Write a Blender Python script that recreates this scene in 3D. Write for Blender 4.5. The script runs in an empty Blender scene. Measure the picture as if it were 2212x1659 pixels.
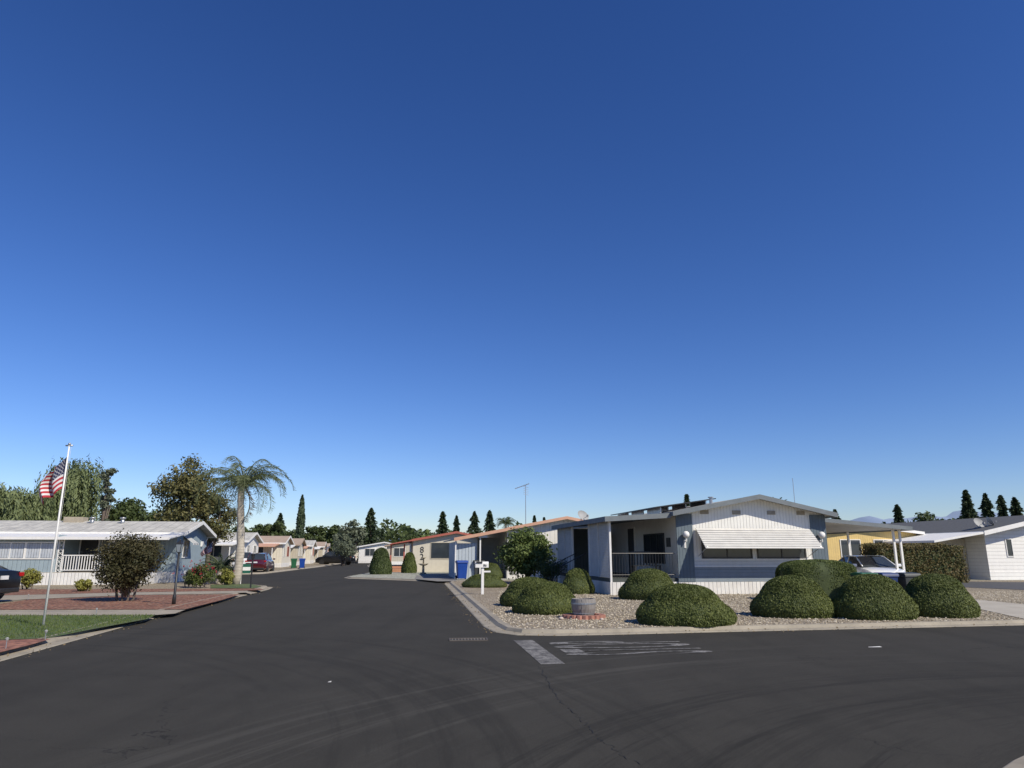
import bpy,bmesh,math,random
import numpy as np
from mathutils import Vector,Matrix
sc=bpy.context.scene
COL=sc.collection
TH=math.radians(13.4);CT=math.cos(TH);ST=math.sin(TH);F=1534.0
def gp(px,py,z=0.0):
    t=(829.5-py)/F; dz=ST+t*CT; k=(z-1.6)/dz
    return ((px-1106)/F*k,(CT-t*ST)*k)
def at(px,Y,z=1.6): return (px-1106)/F*(Y*CT+(z-1.6)*ST)
def zat(py,Y):
    t=(829.5-py)/F; return 1.6+Y*(ST+t*CT)/(CT-t*ST)
# ---------------------------------------------------------------- materials
def N(nt,t,**k):
    n=nt.nodes.new(t)
    for a,b in k.items(): setattr(n,a,b)
    return n
def base(name):
    m=bpy.data.materials.new(name); m.use_nodes=True; nt=m.node_tree; nt.nodes.clear()
    o=N(nt,'ShaderNodeOutputMaterial'); return m,nt,o
def c4(c): return (c[0],c[1],c[2],1)
def mth(nt,op,a,b=None,c=None):
    n=N(nt,'ShaderNodeMath',operation=op)
    for i,v in enumerate((a,b,c)):
        if v is None: continue
        if isinstance(v,(int,float)): n.inputs[i].default_value=v
        else: nt.links.new(v,n.inputs[i])
    return n.outputs[0]
def mixc(nt,f,a,b):
    n=N(nt,'ShaderNodeMix',data_type='RGBA')
    for s,v in ((n.inputs[0],f),(n.inputs[6],a),(n.inputs[7],b)):
        if isinstance(v,(int,float)): s.default_value=v
        elif isinstance(v,tuple): s.default_value=c4(v)
        else: nt.links.new(v,s)
    return n.outputs[2]
def noise(nt,co,scale,detail=4,rough=.6):
    n=N(nt,'ShaderNodeTexNoise'); n.inputs['Scale'].default_value=scale; n.inputs['Detail'].default_value=detail; n.inputs['Roughness'].default_value=rough
    nt.links.new(co,n.inputs['Vector']); return n.outputs['Fac']
def rng(nt,v,a,b):
    n=N(nt,'ShaderNodeMapRange'); n.inputs[1].default_value=a; n.inputs[2].default_value=b; nt.links.new(v,n.inputs[0]); return n.outputs[0]
def nmat(name,c1,c2=None,scale=3,rough=.8,bump=.2,bscale=50,rib=None,ribw=.15,ribd=.01,dark=.35,metal=0,coat=0,streak=.12):
    m,nt,o=base(name); L=nt.links
    if c2 is None: c2=tuple(x*.78 for x in c1)
    b=N(nt,'ShaderNodeBsdfPrincipled'); L.new(b.outputs[0],o.inputs[0])
    tc=N(nt,'ShaderNodeTexCoord').outputs['Object']
    f=rng(nt,noise(nt,tc,scale,6),.35,.7)
    col=mixc(nt,f,c1,c2)
    mp=N(nt,'ShaderNodeMapping'); mp.inputs['Scale'].default_value=(9,9,.6); L.new(tc,mp.inputs[0])
    st=rng(nt,noise(nt,mp.outputs[0],1.3,5),.5,.8)
    col=mixc(nt,mth(nt,'MULTIPLY',st,streak),col,tuple(x*.35 for x in c1))
    h=mth(nt,'MULTIPLY',noise(nt,tc,bscale,4),bump)
    bd=.01
    if rib:
        s=N(nt,'ShaderNodeSeparateXYZ'); L.new(tc,s.inputs[0])
        t=s.outputs[2] if rib=='h' else (s.outputs[1] if rib=='y' else (s.outputs[0] if rib=='x' else mth(nt,'ADD',s.outputs[0],s.outputs[1])))
        fr=mth(nt,'FRACT',mth(nt,'DIVIDE',t,ribw))
        prof=mth(nt,'SUBTRACT',1.0,fr) if rib=='h' else rng(nt,mth(nt,'ABSOLUTE',mth(nt,'SUBTRACT',fr,.5)),.5,.38)
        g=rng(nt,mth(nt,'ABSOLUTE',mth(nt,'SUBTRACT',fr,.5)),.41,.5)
        col=mixc(nt,mth(nt,'MULTIPLY',g,dark),col,tuple(x*.3 for x in c1))  # groove shade painted into the colour as darker lines
        h=mth(nt,'ADD',mth(nt,'MULTIPLY',h,.1),prof); bd=ribd
    bp=N(nt,'ShaderNodeBump'); bp.inputs['Distance'].default_value=bd; bp.inputs['Strength'].default_value=.8
    L.new(h,bp.inputs['Height']); L.new(bp.outputs[0],b.inputs['Normal'])
    L.new(col,b.inputs['Base Color']); b.inputs['Roughness'].default_value=rough; b.inputs['Metallic'].default_value=metal
    b.inputs['Coat Weight'].default_value=coat
    return m
def leafmat(name,d,l,ns=1.2,tr=.25):
    m,nt,o=base(name); L=nt.links
    g=N(nt,'ShaderNodeNewGeometry'); tc=N(nt,'ShaderNodeTexCoord').outputs['Object']
    f=mth(nt,'ADD',mth(nt,'MULTIPLY',g.outputs['Random Per Island'],.6),mth(nt,'MULTIPLY',rng(nt,noise(nt,tc,ns,3),.35,.65),.4))
    col=mixc(nt,f,d,l)
    a=N(nt,'ShaderNodeBsdfPrincipled'); a.inputs['Roughness'].default_value=.6; a.inputs['Specular IOR Level'].default_value=.3
    t=N(nt,'ShaderNodeBsdfTranslucent'); mx=N(nt,'ShaderNodeMixShader'); mx.inputs[0].default_value=tr
    L.new(col,a.inputs['Base Color']); L.new(col,t.inputs[0]); L.new(a.outputs[0],mx.inputs[1]); L.new(t.outputs[0],mx.inputs[2]); L.new(mx.outputs[0],o.inputs[0])
    return m
def gravelmat(name,cols,scale=28,bump=.02,big=None):
    m,nt,o=base(name); L=nt.links
    b=N(nt,'ShaderNodeBsdfPrincipled'); L.new(b.outputs[0],o.inputs[0]); b.inputs['Roughness'].default_value=.9
    tc=N(nt,'ShaderNodeTexCoord').outputs['Object']
    v=N(nt,'ShaderNodeTexVoronoi'); v.inputs['Scale'].default_value=scale; L.new(tc,v.inputs['Vector'])
    s=N(nt,'ShaderNodeSeparateColor'); L.new(v.outputs['Color'],s.inputs[0])
    r=N(nt,'ShaderNodeValToRGB'); L.new(s.outputs[0],r.inputs[0]); e=r.color_ramp.elements
    e[0].color=c4(cols[0]); e[1].color=c4(cols[-1])
    for i,c in enumerate(cols[1:-1]):
        q=e.new((i+1)/(len(cols)-1)); q.color=c4(c)
    gap=rng(nt,v.outputs['Distance'],.35,.75)
    col=mixc(nt,mth(nt,'MULTIPLY',gap,.7),r.outputs[0],tuple(x*.25 for x in cols[0]))
    n=rng(nt,noise(nt,tc,.8,5),.4,.65)
    col=mixc(nt,mth(nt,'MULTIPLY',n,.35),col,big or tuple(x*.6 for x in cols[0]))
    bp=N(nt,'ShaderNodeBump'); bp.inputs['Distance'].default_value=bump
    L.new(mth(nt,'SUBTRACT',1.0,v.outputs['Distance']),bp.inputs['Height']); L.new(bp.outputs[0],b.inputs['Normal']); L.new(col,b.inputs['Base Color'])
    return m
def glassmat(name,c=(.02,.025,.03)):
    m,nt,o=base(name); b=N(nt,'ShaderNodeBsdfPrincipled'); nt.links.new(b.outputs[0],o.inputs[0])
    tc=N(nt,'ShaderNodeTexCoord').outputs['Object']
    nt.links.new(mixc(nt,noise(nt,tc,1.5),c,tuple(x*2.5 for x in c)),b.inputs['Base Color']); b.inputs['Roughness'].default_value=.08
    return m
def wornpaint(name):
    m,nt,o=base(name); L=nt.links; b=N(nt,'ShaderNodeBsdfPrincipled'); L.new(b.outputs[0],o.inputs[0]); b.inputs['Roughness'].default_value=.85
    tc=N(nt,'ShaderNodeTexCoord').outputs['Object']
    f=mth(nt,'MULTIPLY',rng(nt,noise(nt,tc,4.5,6,.75),.42,.58),rng(nt,noise(nt,tc,45,3),.3,.55))
    L.new(mixc(nt,mth(nt,'ADD',mth(nt,'MULTIPLY',f,.75),.08),(.047,.044,.039),(.31,.295,.27)),b.inputs['Base Color']); return m
def asphalt():
    m,nt,o=base('asphalt'); L=nt.links
    b=N(nt,'ShaderNodeBsdfPrincipled'); L.new(b.outputs[0],o.inputs[0])
    tc=N(nt,'ShaderNodeTexCoord').outputs['Object']
    big=rng(nt,noise(nt,tc,.16,5),.35,.65); mid=rng(nt,noise(nt,tc,1.3,6),.35,.7); fine=noise(nt,tc,140,2)
    col=mixc(nt,big,(.034,.032,.0275),(.045,.0425,.0365))
    col=mixc(nt,mth(nt,'MULTIPLY',mid,.45),col,(.055,.0515,.044))
    col=mixc(nt,mth(nt,'MULTIPLY',rng(nt,fine,.45,.75),.55),col,(.086,.081,.07))
    mp=N(nt,'ShaderNodeMapping'); mp.inputs['Rotation'].default_value=(0,0,math.radians(-9)); mp.inputs['Scale'].default_value=(1.2,.05,1); L.new(tc,mp.inputs[0])
    col=mixc(nt,mth(nt,'MULTIPLY',rng(nt,noise(nt,mp.outputs[0],1,4),.5,.75),.4),col,(.025,.024,.021))
    s=N(nt,'ShaderNodeSeparateXYZ'); L.new(tc,s.inputs[0])
    def arc(cx,cy,r0,r1,sc,amt,col,tone,th=.5):
        dx=mth(nt,'SUBTRACT',s.outputs[0],cx); dy=mth(nt,'SUBTRACT',s.outputs[1],cy)
        r=mth(nt,'SQRT',mth(nt,'ADD',mth(nt,'MULTIPLY',dx,dx),mth(nt,'MULTIPLY',dy,dy)))
        an=mth(nt,'ARCTAN2',dy,dx)
        cb=N(nt,'ShaderNodeCombineXYZ'); L.new(mth(nt,'MULTIPLY',r,sc),cb.inputs[0]); L.new(mth(nt,'MULTIPLY',an,1.3),cb.inputs[1]); cb.inputs[2].default_value=sc+th
        n=rng(nt,noise(nt,cb.outputs[0],1.0,6,.75),th,th+.12)
        w=mth(nt,'MULTIPLY',rng(nt,r,r0,r0+.8),rng(nt,r,r1,r1-1.2))
        return mixc(nt,mth(nt,'MULTIPLY',mth(nt,'MULTIPLY',n,w),amt),col,tone)
    col=arc(7.4,2.2,4.8,12,4,.55,col,(.08,.076,.066),.51)
    col=arc(7.4,2.2,4.8,9.6,4,.62,col,(.018,.017,.015),.49)
    col=arc(8.2,1.6,7.2,8.4,7,.6,col,(.014,.0135,.012),.45)
    col=arc(-10,5.0,7.5,12.5,3.2,.35,col,(.022,.021,.019))
    vo=N(nt,'ShaderNodeTexVoronoi',feature='DISTANCE_TO_EDGE'); vo.inputs['Scale'].default_value=.23
    nz=N(nt,'ShaderNodeTexNoise'); nz.inputs['Scale'].default_value=1.5; nz.inputs['Detail'].default_value=6; L.new(tc,nz.inputs['Vector'])
    va=N(nt,'ShaderNodeVectorMath',operation='ADD'); L.new(tc,va.inputs[0]); L.new(nz.outputs['Color'],va.inputs[1]); L.new(va.outputs[0],vo.inputs['Vector'])
    ck=mth(nt,'MULTIPLY',rng(nt,vo.outputs[0],.0018,.0008),rng(nt,noise(nt,tc,.35,2),.52,.6))
    col=mixc(nt,mth(nt,'MULTIPLY',ck,.6),col,(.012,.012,.012))
    bp=N(nt,'ShaderNodeBump'); bp.inputs['Distance'].default_value=.004; bp.inputs['Strength'].default_value=.6
    L.new(fine,bp.inputs['Height']); L.new(bp.outputs[0],b.inputs['Normal'])
    L.new(col,b.inputs['Base Color']); b.inputs['Roughness'].default_value=.92; b.inputs['Specular IOR Level'].default_value=.1
    return m
W_=(.8,.78,.73)
white=nmat('white_paint',W_,(.72,.7,.66),rough=.6)
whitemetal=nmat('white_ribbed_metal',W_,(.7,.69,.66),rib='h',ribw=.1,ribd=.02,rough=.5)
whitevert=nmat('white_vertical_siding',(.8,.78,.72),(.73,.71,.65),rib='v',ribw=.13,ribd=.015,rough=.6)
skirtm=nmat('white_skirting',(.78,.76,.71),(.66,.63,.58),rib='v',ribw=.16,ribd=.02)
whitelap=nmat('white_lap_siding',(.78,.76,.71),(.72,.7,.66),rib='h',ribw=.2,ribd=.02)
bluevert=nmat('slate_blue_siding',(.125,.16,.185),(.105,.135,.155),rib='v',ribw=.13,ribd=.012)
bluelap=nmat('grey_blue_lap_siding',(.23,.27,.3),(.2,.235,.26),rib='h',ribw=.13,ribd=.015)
slate=nmat('slate_blue_trim',(.18,.2,.21),(.14,.16,.17))
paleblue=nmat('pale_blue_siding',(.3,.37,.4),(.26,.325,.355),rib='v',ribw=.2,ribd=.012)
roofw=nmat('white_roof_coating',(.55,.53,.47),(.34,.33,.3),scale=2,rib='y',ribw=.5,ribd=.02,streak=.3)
roofd=nmat('grey_shingles',(.11,.11,.105),(.075,.076,.075),scale=6,bump=1,bscale=20)
rooft=nmat('tan_roof',(.42,.32,.24),(.33,.25,.19),scale=2)
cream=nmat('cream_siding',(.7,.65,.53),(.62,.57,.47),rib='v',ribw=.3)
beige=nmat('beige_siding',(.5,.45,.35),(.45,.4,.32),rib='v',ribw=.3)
offw=nmat('off_white_stucco',(.6,.55,.44),(.55,.5,.4),bump=.4)
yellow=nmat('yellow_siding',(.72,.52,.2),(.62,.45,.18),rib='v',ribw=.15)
peach=nmat('peach_trim',(.6,.34,.22),(.52,.3,.2)); redtrim=nmat('red_trim',(.42,.12,.08),(.36,.1,.07))
orange=nmat('orange_wood',(.5,.24,.13)); tanv=nmat('tan_vent',(.42,.36,.27),rib='h',ribw=.03,ribd=.01)
black=nmat('black_metal',(.02,.02,.02),(.03,.03,.03),rough=.45); darkg=nmat('dark_grey',(.06,.06,.062))
galv=nmat('galvanised_metal',(.45,.46,.47),(.35,.36,.37),metal=.7,rough=.4); grey=nmat('grey_plastic',(.35,.35,.34))
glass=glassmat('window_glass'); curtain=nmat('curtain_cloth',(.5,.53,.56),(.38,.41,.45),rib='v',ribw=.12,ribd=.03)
concrete=nmat('concrete',(.36,.315,.24),(.25,.22,.17),scale=1.6,rough=.9,bump=.5,bscale=60,streak=.35)
brick=gravelmat('red_brick_paving',[(.32,.13,.08),(.4,.19,.12),(.26,.11,.07)],scale=9,bump=.01)
gravel=gravelmat('river_gravel',[(.33,.26,.17),(.48,.4,.28),(.19,.15,.1),(.41,.33,.225),(.6,.53,.42),(.27,.215,.145)],scale=17,bump=.04)
redrock=gravelmat('red_lava_rock',[(.25,.105,.06),(.36,.17,.105),(.17,.08,.05),(.42,.27,.18)],scale=11,bump=.03)
tangravel=gravelmat('tan_gravel',[(.33,.27,.18),(.4,.335,.23),(.25,.2,.135)],scale=14,bump=.02)
greygravel=gravelmat('grey_green_gravel',[(.42,.42,.33),(.52,.51,.42),(.3,.31,.24)],scale=9,bump=.004)
dirt=nmat('dry_dirt',(.24,.19,.13),(.3,.25,.18),scale=.6,bump=1,bscale=8)
lawnm=nmat('lawn_soil',(.07,.11,.03),(.12,.13,.05),scale=2,bump=1,bscale=30)
bark=nmat('bark',(.1,.075,.055),(.16,.125,.1),scale=8,bump=1,bscale=20); palmbark=nmat('palm_bark',(.46,.41,.33),(.3,.26,.2),scale=5,bump=.6,rib='h',ribw=.14,ribd=.03)
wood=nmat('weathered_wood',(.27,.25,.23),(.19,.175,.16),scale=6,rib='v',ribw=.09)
paintw=wornpaint('worn_road_paint')
binblue=nmat('blue_plastic',(.01,.06,.32),rough=.4,bump=.02,streak=.05); binnavy=nmat('navy_plastic',(.012,.035,.14),rough=.4,bump=.02,streak=.05); bingreen=nmat('green_plastic',(.02,.12,.05),rough=.4,bump=.02); bingrey=nmat('charcoal_plastic',(.045,.05,.05),rough=.5,bump=.02)
def paint(n,c): return nmat(n,c,tuple(x*.95 for x in c),rough=.25,bump=0,coat=1,streak=0)
redp=paint('red_car_paint',(.075,.006,.008)); blackp=nmat('black_car_paint',(.006,.006,.006),rough=.4,bump=0,coat=.15,streak=0); whitep=paint('white_car_paint',(.78,.79,.8))
tyrem=nmat('tyre_rubber',(.02,.02,.02),rough=.9); redl=nmat('red_lens',(.45,.01,.01),rough=.2,bump=0); clearl=nmat('clear_lens',(.7,.7,.7),rough=.15,bump=0)
fr_=nmat('flag_red',(.42,.025,.04),bump=0,streak=0); fw_=nmat('flag_white',(.68,.67,.66),bump=0,streak=0); fb_=nmat('flag_blue',(.015,.02,.07),bump=0,streak=0)
juniper=leafmat('juniper_leaf',(.05,.072,.017),(.16,.18,.045),1.2,.15)
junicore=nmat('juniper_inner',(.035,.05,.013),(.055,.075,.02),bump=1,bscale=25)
hedgel=leafmat('hedge_leaf',(.055,.08,.02),(.15,.18,.045)); redleaf=leafmat('reddish_leaf',(.06,.075,.022),(.19,.13,.05))
bronze=leafmat('bronze_leaf',(.035,.042,.016),(.11,.09,.038)); brightl=leafmat('bright_leaf',(.06,.095,.02),(.19,.24,.075))
oakl=leafmat('oak_leaf',(.06,.075,.022),(.23,.2,.08),.5); willowl=leafmat('willow_leaf',(.1,.13,.05),(.25,.29,.13),.5)
treel=leafmat('tree_leaf',(.035,.055,.018),(.1,.13,.04),.4); greyl=leafmat('grey_green_leaf',(.08,.1,.06),(.18,.2,.13),.4)
conl=leafmat('conifer_leaf',(.022,.04,.018),(.065,.09,.04),.5,.1); palml=leafmat('palm_leaf',(.08,.11,.04),(.22,.24,.12),.8)
deadl=leafmat('dry_leaf',(.2,.14,.07),(.32,.24,.13)); rosel=leafmat('rose_petal',(.3,.02,.03),(.5,.04,.06)); yell=leafmat('yellow_green_leaf',(.15,.16,.03),(.35,.33,.08)); grassl=leafmat('grass_blade',(.06,.1,.02),(.17,.21,.055),1.5)
# ---------------------------------------------------------------- mesh tools
def mkobj(name,me,parent=None,mats=()):
    for m in mats: me.materials.append(m)
    o=bpy.data.objects.new(name,me); COL.objects.link(o)
    if parent: o.parent=parent
    return o
class MB:
    def __init__(s): s.v=[];s.f=[];s.m=[]
    def add(s,vs,fs,m=0):
        n=len(s.v); s.v+= [tuple(v) for v in vs]; s.f+=[tuple(i+n for i in f) for f in fs]; s.m+=[m]*len(fs); return s
    def box(s,x0,x1,y0,y1,z0,z1,mp=None,m=0):
        vs=[(x,y,z) for z in (z0,z1) for y in (y0,y1) for x in (x0,x1)]
        if mp: vs=[mp(*v) for v in vs]
        return s.add(vs,[(0,2,3,1),(4,5,7,6),(0,1,5,4),(2,6,7,3),(0,4,6,2),(1,3,7,5)],m)
    def prism(s,pts,y0,y1,ax='y',m=0):
        n=len(pts)
        if ax=='y': vs=[(p[0],y0,p[1]) for p in pts]+[(p[0],y1,p[1]) for p in pts]
        elif ax=='x': vs=[(y0,p[0],p[1]) for p in pts]+[(y1,p[0],p[1]) for p in pts]
        else: vs=[(p[0],p[1],y0) for p in pts]+[(p[0],p[1],y1) for p in pts]
        return s.add(vs,[tuple(range(n)),tuple(range(2*n-1,n-1,-1))]+[(i,(i+1)%n,n+(i+1)%n,n+i) for i in range(n)],m)
    def tube(s,path,radii,n=8,m=0,cap=True):
        path=[Vector(p) for p in path]; rings=[]; b=len(s.v)
        if isinstance(radii,(int,float)): radii=[radii]*len(path)
        up=None
        for i,p in enumerate(path):
            d=(path[min(i+1,len(path)-1)]-path[max(i-1,0)]).normalized()
            if up is None: up=d.orthogonal().normalized()
            a=(up-d*up.dot(d)).normalized(); up=a; c=d.cross(a)
            s.v+= [tuple(p+(a*math.cos(t)+c*math.sin(t))*radii[i]) for t in [2*math.pi*j/n for j in range(n)]]
        for i in range(len(path)-1):
            for j in range(n):
                s.f.append((b+i*n+j,b+i*n+(j+1)%n,b+(i+1)*n+(j+1)%n,b+(i+1)*n+j)); s.m.append(m)
        if cap:
            s.f.append(tuple(b+j for j in range(n-1,-1,-1))); s.m.append(m)
            s.f.append(tuple(b+(len(path)-1)*n+j for j in range(n))); s.m.append(m)
        return s
    def ball(s,c,r,m=0,n=10,k=8,zs=1):
        vs=[];fs=[]
        for i in range(k+1):
            ph=math.pi*i/k
            for j in range(n):
                t=2*math.pi*j/n; vs.append((c[0]+r*math.sin(ph)*math.cos(t),c[1]+r*math.sin(ph)*math.sin(t),c[2]+zs*r*math.cos(ph)))
        for i in range(k):
            for j in range(n): fs.append((i*n+j,(i+1)*n+j,(i+1)*n+(j+1)%n,i*n+(j+1)%n))
        return s.add(vs,fs,m)
    def done(s,name,parent,mats,smooth=False,bev=0):
        me=bpy.data.meshes.new(name); me.from_pydata(s.v,[],s.f)
        bm=bmesh.new(); bm.from_mesh(me); 
        for i,f in enumerate(bm.faces): f.material_index=s.m[i] if i<len(s.m) else 0
        bmesh.ops.recalc_face_normals(bm,faces=bm.faces); bm.to_mesh(me); bm.free()
        if smooth: me.polygons.foreach_set('use_smooth',[True]*len(me.polygons))
        if not isinstance(mats,(list,tuple)): mats=[mats]
        o=mkobj(name,me,parent,mats)
        if bev:
            b=o.modifiers.new('bevel','BEVEL'); b.width=bev; b.segments=2; b.limit_method='ANGLE'
        return o
def thing(name,label,cat,x,y,z=0,rot=0,group=None,scale=1):
    e=bpy.data.objects.new(name,None); COL.objects.link(e); e.location=(x,y,z); e.rotation_euler=(0,0,math.radians(rot)); e.empty_display_size=.3
    e.scale=(scale,)*3
    e['label']=label; e['category']=cat
    if group: e['group']=group
    return e
def tag(o,label,cat,group=None):
    o['label']=label;o['category']=cat
    if group:o['group']=group
    return o
def leaves(name,parent,C,S,mat,D=None,asp=.45,seed=0,Nn=None):
    r=np.random.default_rng(seed); n=len(C); C=np.asarray(C,float); S=np.asarray(S,float).reshape(-1,1)*np.ones((n,1))
    if D is None: D=r.normal(size=(n,3))
    if Nn is not None:
        Nn=Nn/(np.linalg.norm(Nn,axis=1,keepdims=True)+1e-9); D=D-.8*Nn*(D*Nn).sum(1,keepdims=True)
    D=D/(np.linalg.norm(D,axis=1,keepdims=True)+1e-9)
    B=np.cross(D,r.normal(size=(n,3)) if Nn is None else Nn+r.normal(size=(n,3))*.35); B/= (np.linalg.norm(B,axis=1,keepdims=True)+1e-9)
    V=np.stack([C-D*S,C+B*S*asp,C+D*S,C-B*S*asp],1).reshape(-1,3)
    me=bpy.data.meshes.new(name); me.vertices.add(4*n); me.vertices.foreach_set('co',V.ravel())
    me.loops.add(4*n); me.loops.foreach_set('vertex_index',np.arange(4*n)); me.polygons.add(n); me.polygons.foreach_set('loop_start',np.arange(0,4*n,4)); me.polygons.foreach_set('loop_total',np.full(n,4))
    me.update(); me.validate(); return mkobj(name,me,parent,[mat])
def clumps(r,K,cen,rad,fill=.55):
    d=r.normal(size=(K,3)); d/=np.linalg.norm(d,axis=1,keepdims=True); q=r.uniform(.1,1,size=(K,1))**.5
    return np.array(cen)+d*q*np.array(rad)*(1-fill*.5)
# ---------------------------------------------------------------- setting
def sheet(name,pts,z,mat,kind='structure'):
    bm=bmesh.new(); f=bm.faces.new([bm.verts.new((p[0],p[1],z)) for p in pts]); bmesh.ops.triangulate(bm,faces=[f]); bmesh.ops.recalc_face_normals(bm,faces=bm.faces)
    for f in bm.faces:
        if f.normal.z<0: f.normal_flip()
    me=bpy.data.meshes.new(name); bm.to_mesh(me); bm.free(); o=mkobj(name,me,None,[mat]); o['kind']=kind; return o
def wl(w,n): return list(w) if isinstance(w,(list,tuple)) else [w]*n
def kerb(name,pl,w,side,h=.09,z0=.006):
    pl=[Vector((p[0],p[1])) for p in pl]; ws=wl(w,len(pl))
    vs=[];n=5
    for i,p in enumerate(pl):
        w=ws[i]; prof=[(0,0),(.02,.012),(w*.55,.03),(w*.7,h),(w,h+.006)]
        d=(pl[min(i+1,len(pl)-1)]-pl[max(i-1,0)]).normalized(); nn=Vector((-d.y,d.x))*side
        for o,z in prof: q=p+nn*o; vs.append((q.x,q.y,z0+z))
    fs=[(i*n+j,i*n+j+1,(i+1)*n+j+1,(i+1)*n+j) for i in range(len(pl)-1) for j in range(n-1)]
    m=MB().add(vs,fs); o=m.done(name,None,concrete)
    o['kind']='structure'; return o
def offs(pl,w,side):
    pl=[Vector((p[0],p[1])) for p in pl]; out=[]; ws=wl(w,len(pl))
    for i,p in enumerate(pl):
        d=(pl[min(i+1,len(pl)-1)]-pl[max(i-1,0)]).normalized(); q=p+Vector((-d.y,d.x))*side*ws[i]; out.append((q.x,q.y))
    return out
sheet('ground',[(-9000,-500),(9000,-500),(9000,9000),(-9000,9000)],0,dirt)
sheet('road',[(-70,-40),(80,-40),(80,44),(30,60),(-8,70),(-16,96),(-24,150),(-36,230),(-46,230),(-34,150),(-24,96),(-22,60),(-70,56)],.005,asphalt())
R=[(-3.75,41.6),(-3.58,39.1),(-.62,16.6),(-.36,15.5),(.1,14.95),(.9,14.85),(1.85,15.0),(3.88,15.45),(12,17.05),(45,24)]
WR=[.46,.46,.46,.42,.36,.32,.3,.3,.3,.3]
kerb('kerb_corner_lot',R,WR,1)
LR=offs(R,[x-.01 for x in WR],1)
sheet('gravel_yard',LR+[(45,42),(-3.2,42)],.094,gravel)
L=[(-5.9,-6),(-6.9,6),(-7.74,11.4),(-9.08,19.3),(-10.95,33.2),(-11.4,35.2),(-12.6,36.7),(-15,37.3),(-17,41),(-40,41)]
kerb('kerb_west_lots',L,.45,1)
LL=offs(L,.44,1)
sheet('yard_west',LL[:-2]+[(-17.4,41),(-19,47),(-70,44),(-70,-6)],.092,tangravel)
K=[(-3.75,41.8),(-7,44.6),(-10.6,47.6),(-11.2,49),(-11.7,60.7),(-15,78),(-19,96),(-27,150),(-38,230)]
kerb('kerb_north_lots',K,.28,-1)
sheet('yard_north',offs(K,.275,-1)+[(80,230),(80,46),(45,42.2),(-3,42.2)],.09,greygravel)
K2=[(-70,54),(-21,56),(-19.6,58),(-22.8,87),(-28,124),(-34,160),(-46,230)]
kerb('kerb_far_west_lots',K2,.45,1)
sheet('yard_far_west',offs(K2,.44,1)+[(-120,230),(-120,54)],.09,tangravel)
AR=[math.radians(t) for t in range(85,200,5)]
arc=[(7+4.75*math.cos(a),2.5+4.75*math.sin(a)) for a in AR]
kerb('kerb_near_corner',arc,.5,1); sheet('yard_near_corner',[(6.8+4.27*math.cos(a),2.5+4.27*math.sin(a)) for a in AR]+[(3,-30),(40,-30),(40,12)],.09,tangravel)
def patch(name,pp,z,mat): return sheet(name,[gp(a,b,.09) for a,b in pp],z,mat)
LAWN=[(-300,1345),(0,1331),(335,1330),(318,1338),(200,1360),(100,1380),(-300,1392)]
DRV=[(2090,1294),(2212,1306),(2700,1345),(2700,1390),(2212,1338),(2096,1312)]
patch('lawn',LAWN,.100,lawnm)
patch('driveway_concrete',[(-300,1322),(0,1319),(400,1318),(378,1326),(340,1329),(0,1330),(-300,1342)],.100,concrete)
patch('lava_rock_bed',[(60,1296),(300,1286),(520,1284),(478,1297),(400,1317),(0,1317.5),(0,1305)],.100,redrock)
patch('path_concrete',[(-100,1287),(520,1276),(552,1280),(440,1284),(280,1286),(50,1296),(-100,1312)],.104,concrete)
patch('lava_rock_strip',[(-200,1284),(40,1274),(560,1272),(572,1275),(520,1277),(300,1280),(-200,1292)],.108,redrock)
patch('brick_paving',[(-300,1398),(90,1381),(110,1382),(60,1396),(-20,1416),(-300,1470)],.104,brick)
patch('small_lawn',[(455,1264),(540,1262),(565,1268),(545,1272),(455,1271)],.112,lawnm)
patch('driveway_east',DRV,.104,nmat('pale_concrete',(.46,.42,.34),(.38,.34,.27),scale=1,bump=.4))
patch('side_drive_asphalt',[(2050,1256),(2500,1262),(2500,1288),(2060,1268)],.104,nmat('old_asphalt',(.09,.088,.085),(.07,.07,.07)))
patch('shaded_driveway_patch',[(900,1243),(985,1243),(985,1256),(945,1256),(895,1251)],.100,nmat('shade_toned_driveway',(.24,.225,.2),(.17,.16,.145)))  # driveway with the shade lying on it put into its darker colour
patch('dirt_yard_east',[(2060,1270),(2500,1290),(2500,1325),(2088,1293)],.100,tangravel)
r=np.random.default_rng(5); P=r.uniform([-24,13,0],[-7.5,21,0],size=(60000,3))
def inpoly(P,poly):
    x,y=P[:,0],P[:,1]; c=np.zeros(len(P),bool); n=len(poly)
    for i in range(n):
        x1,y1=poly[i];x2,y2=poly[(i+1)%n]
        c^=((y1>y)!=(y2>y))&(x<(x2-x1)*(y-y1)/((y2-y1)+1e-12)+x1)
    return c
P=P[inpoly(P,[gp(a,b,.09) for a,b in LAWN])]; P[:,2]=.12
D=r.normal(size=(len(P),3))*.35+np.array([0,0,1]); o=leaves('grass',None,P,r.uniform(.02,.04,len(P)),grassl,D,.15); o['kind']='stuff'
P=r.uniform([-.5,14.8,.1],[22,30,.1],size=(26000,3)); P=P[inpoly(P,LR+[(45,42),(-3.2,42)])]; P=P[~inpoly(P,[gp(a,b,.09) for a,b in DRV])]
n=len(P); s=r.uniform(.014,.035,size=(n,1)); 
ov=np.array([[1,0,0],[0,1,0],[-1,0,0],[0,-1,0],[0,0,.7],[0,0,-.7]]); of=np.array([[0,1,4],[1,2,4],[2,3,4],[3,0,4],[1,0,5],[2,1,5],[3,2,5],[0,3,5]])
V=(P[:,None,:]+ov[None]*s[:,None,:]*r.uniform(.6,1.3,size=(n,6,1))).reshape(-1,3); Fc=(of[None]+np.arange(n)[:,None,None]*6).reshape(-1,3)
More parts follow.
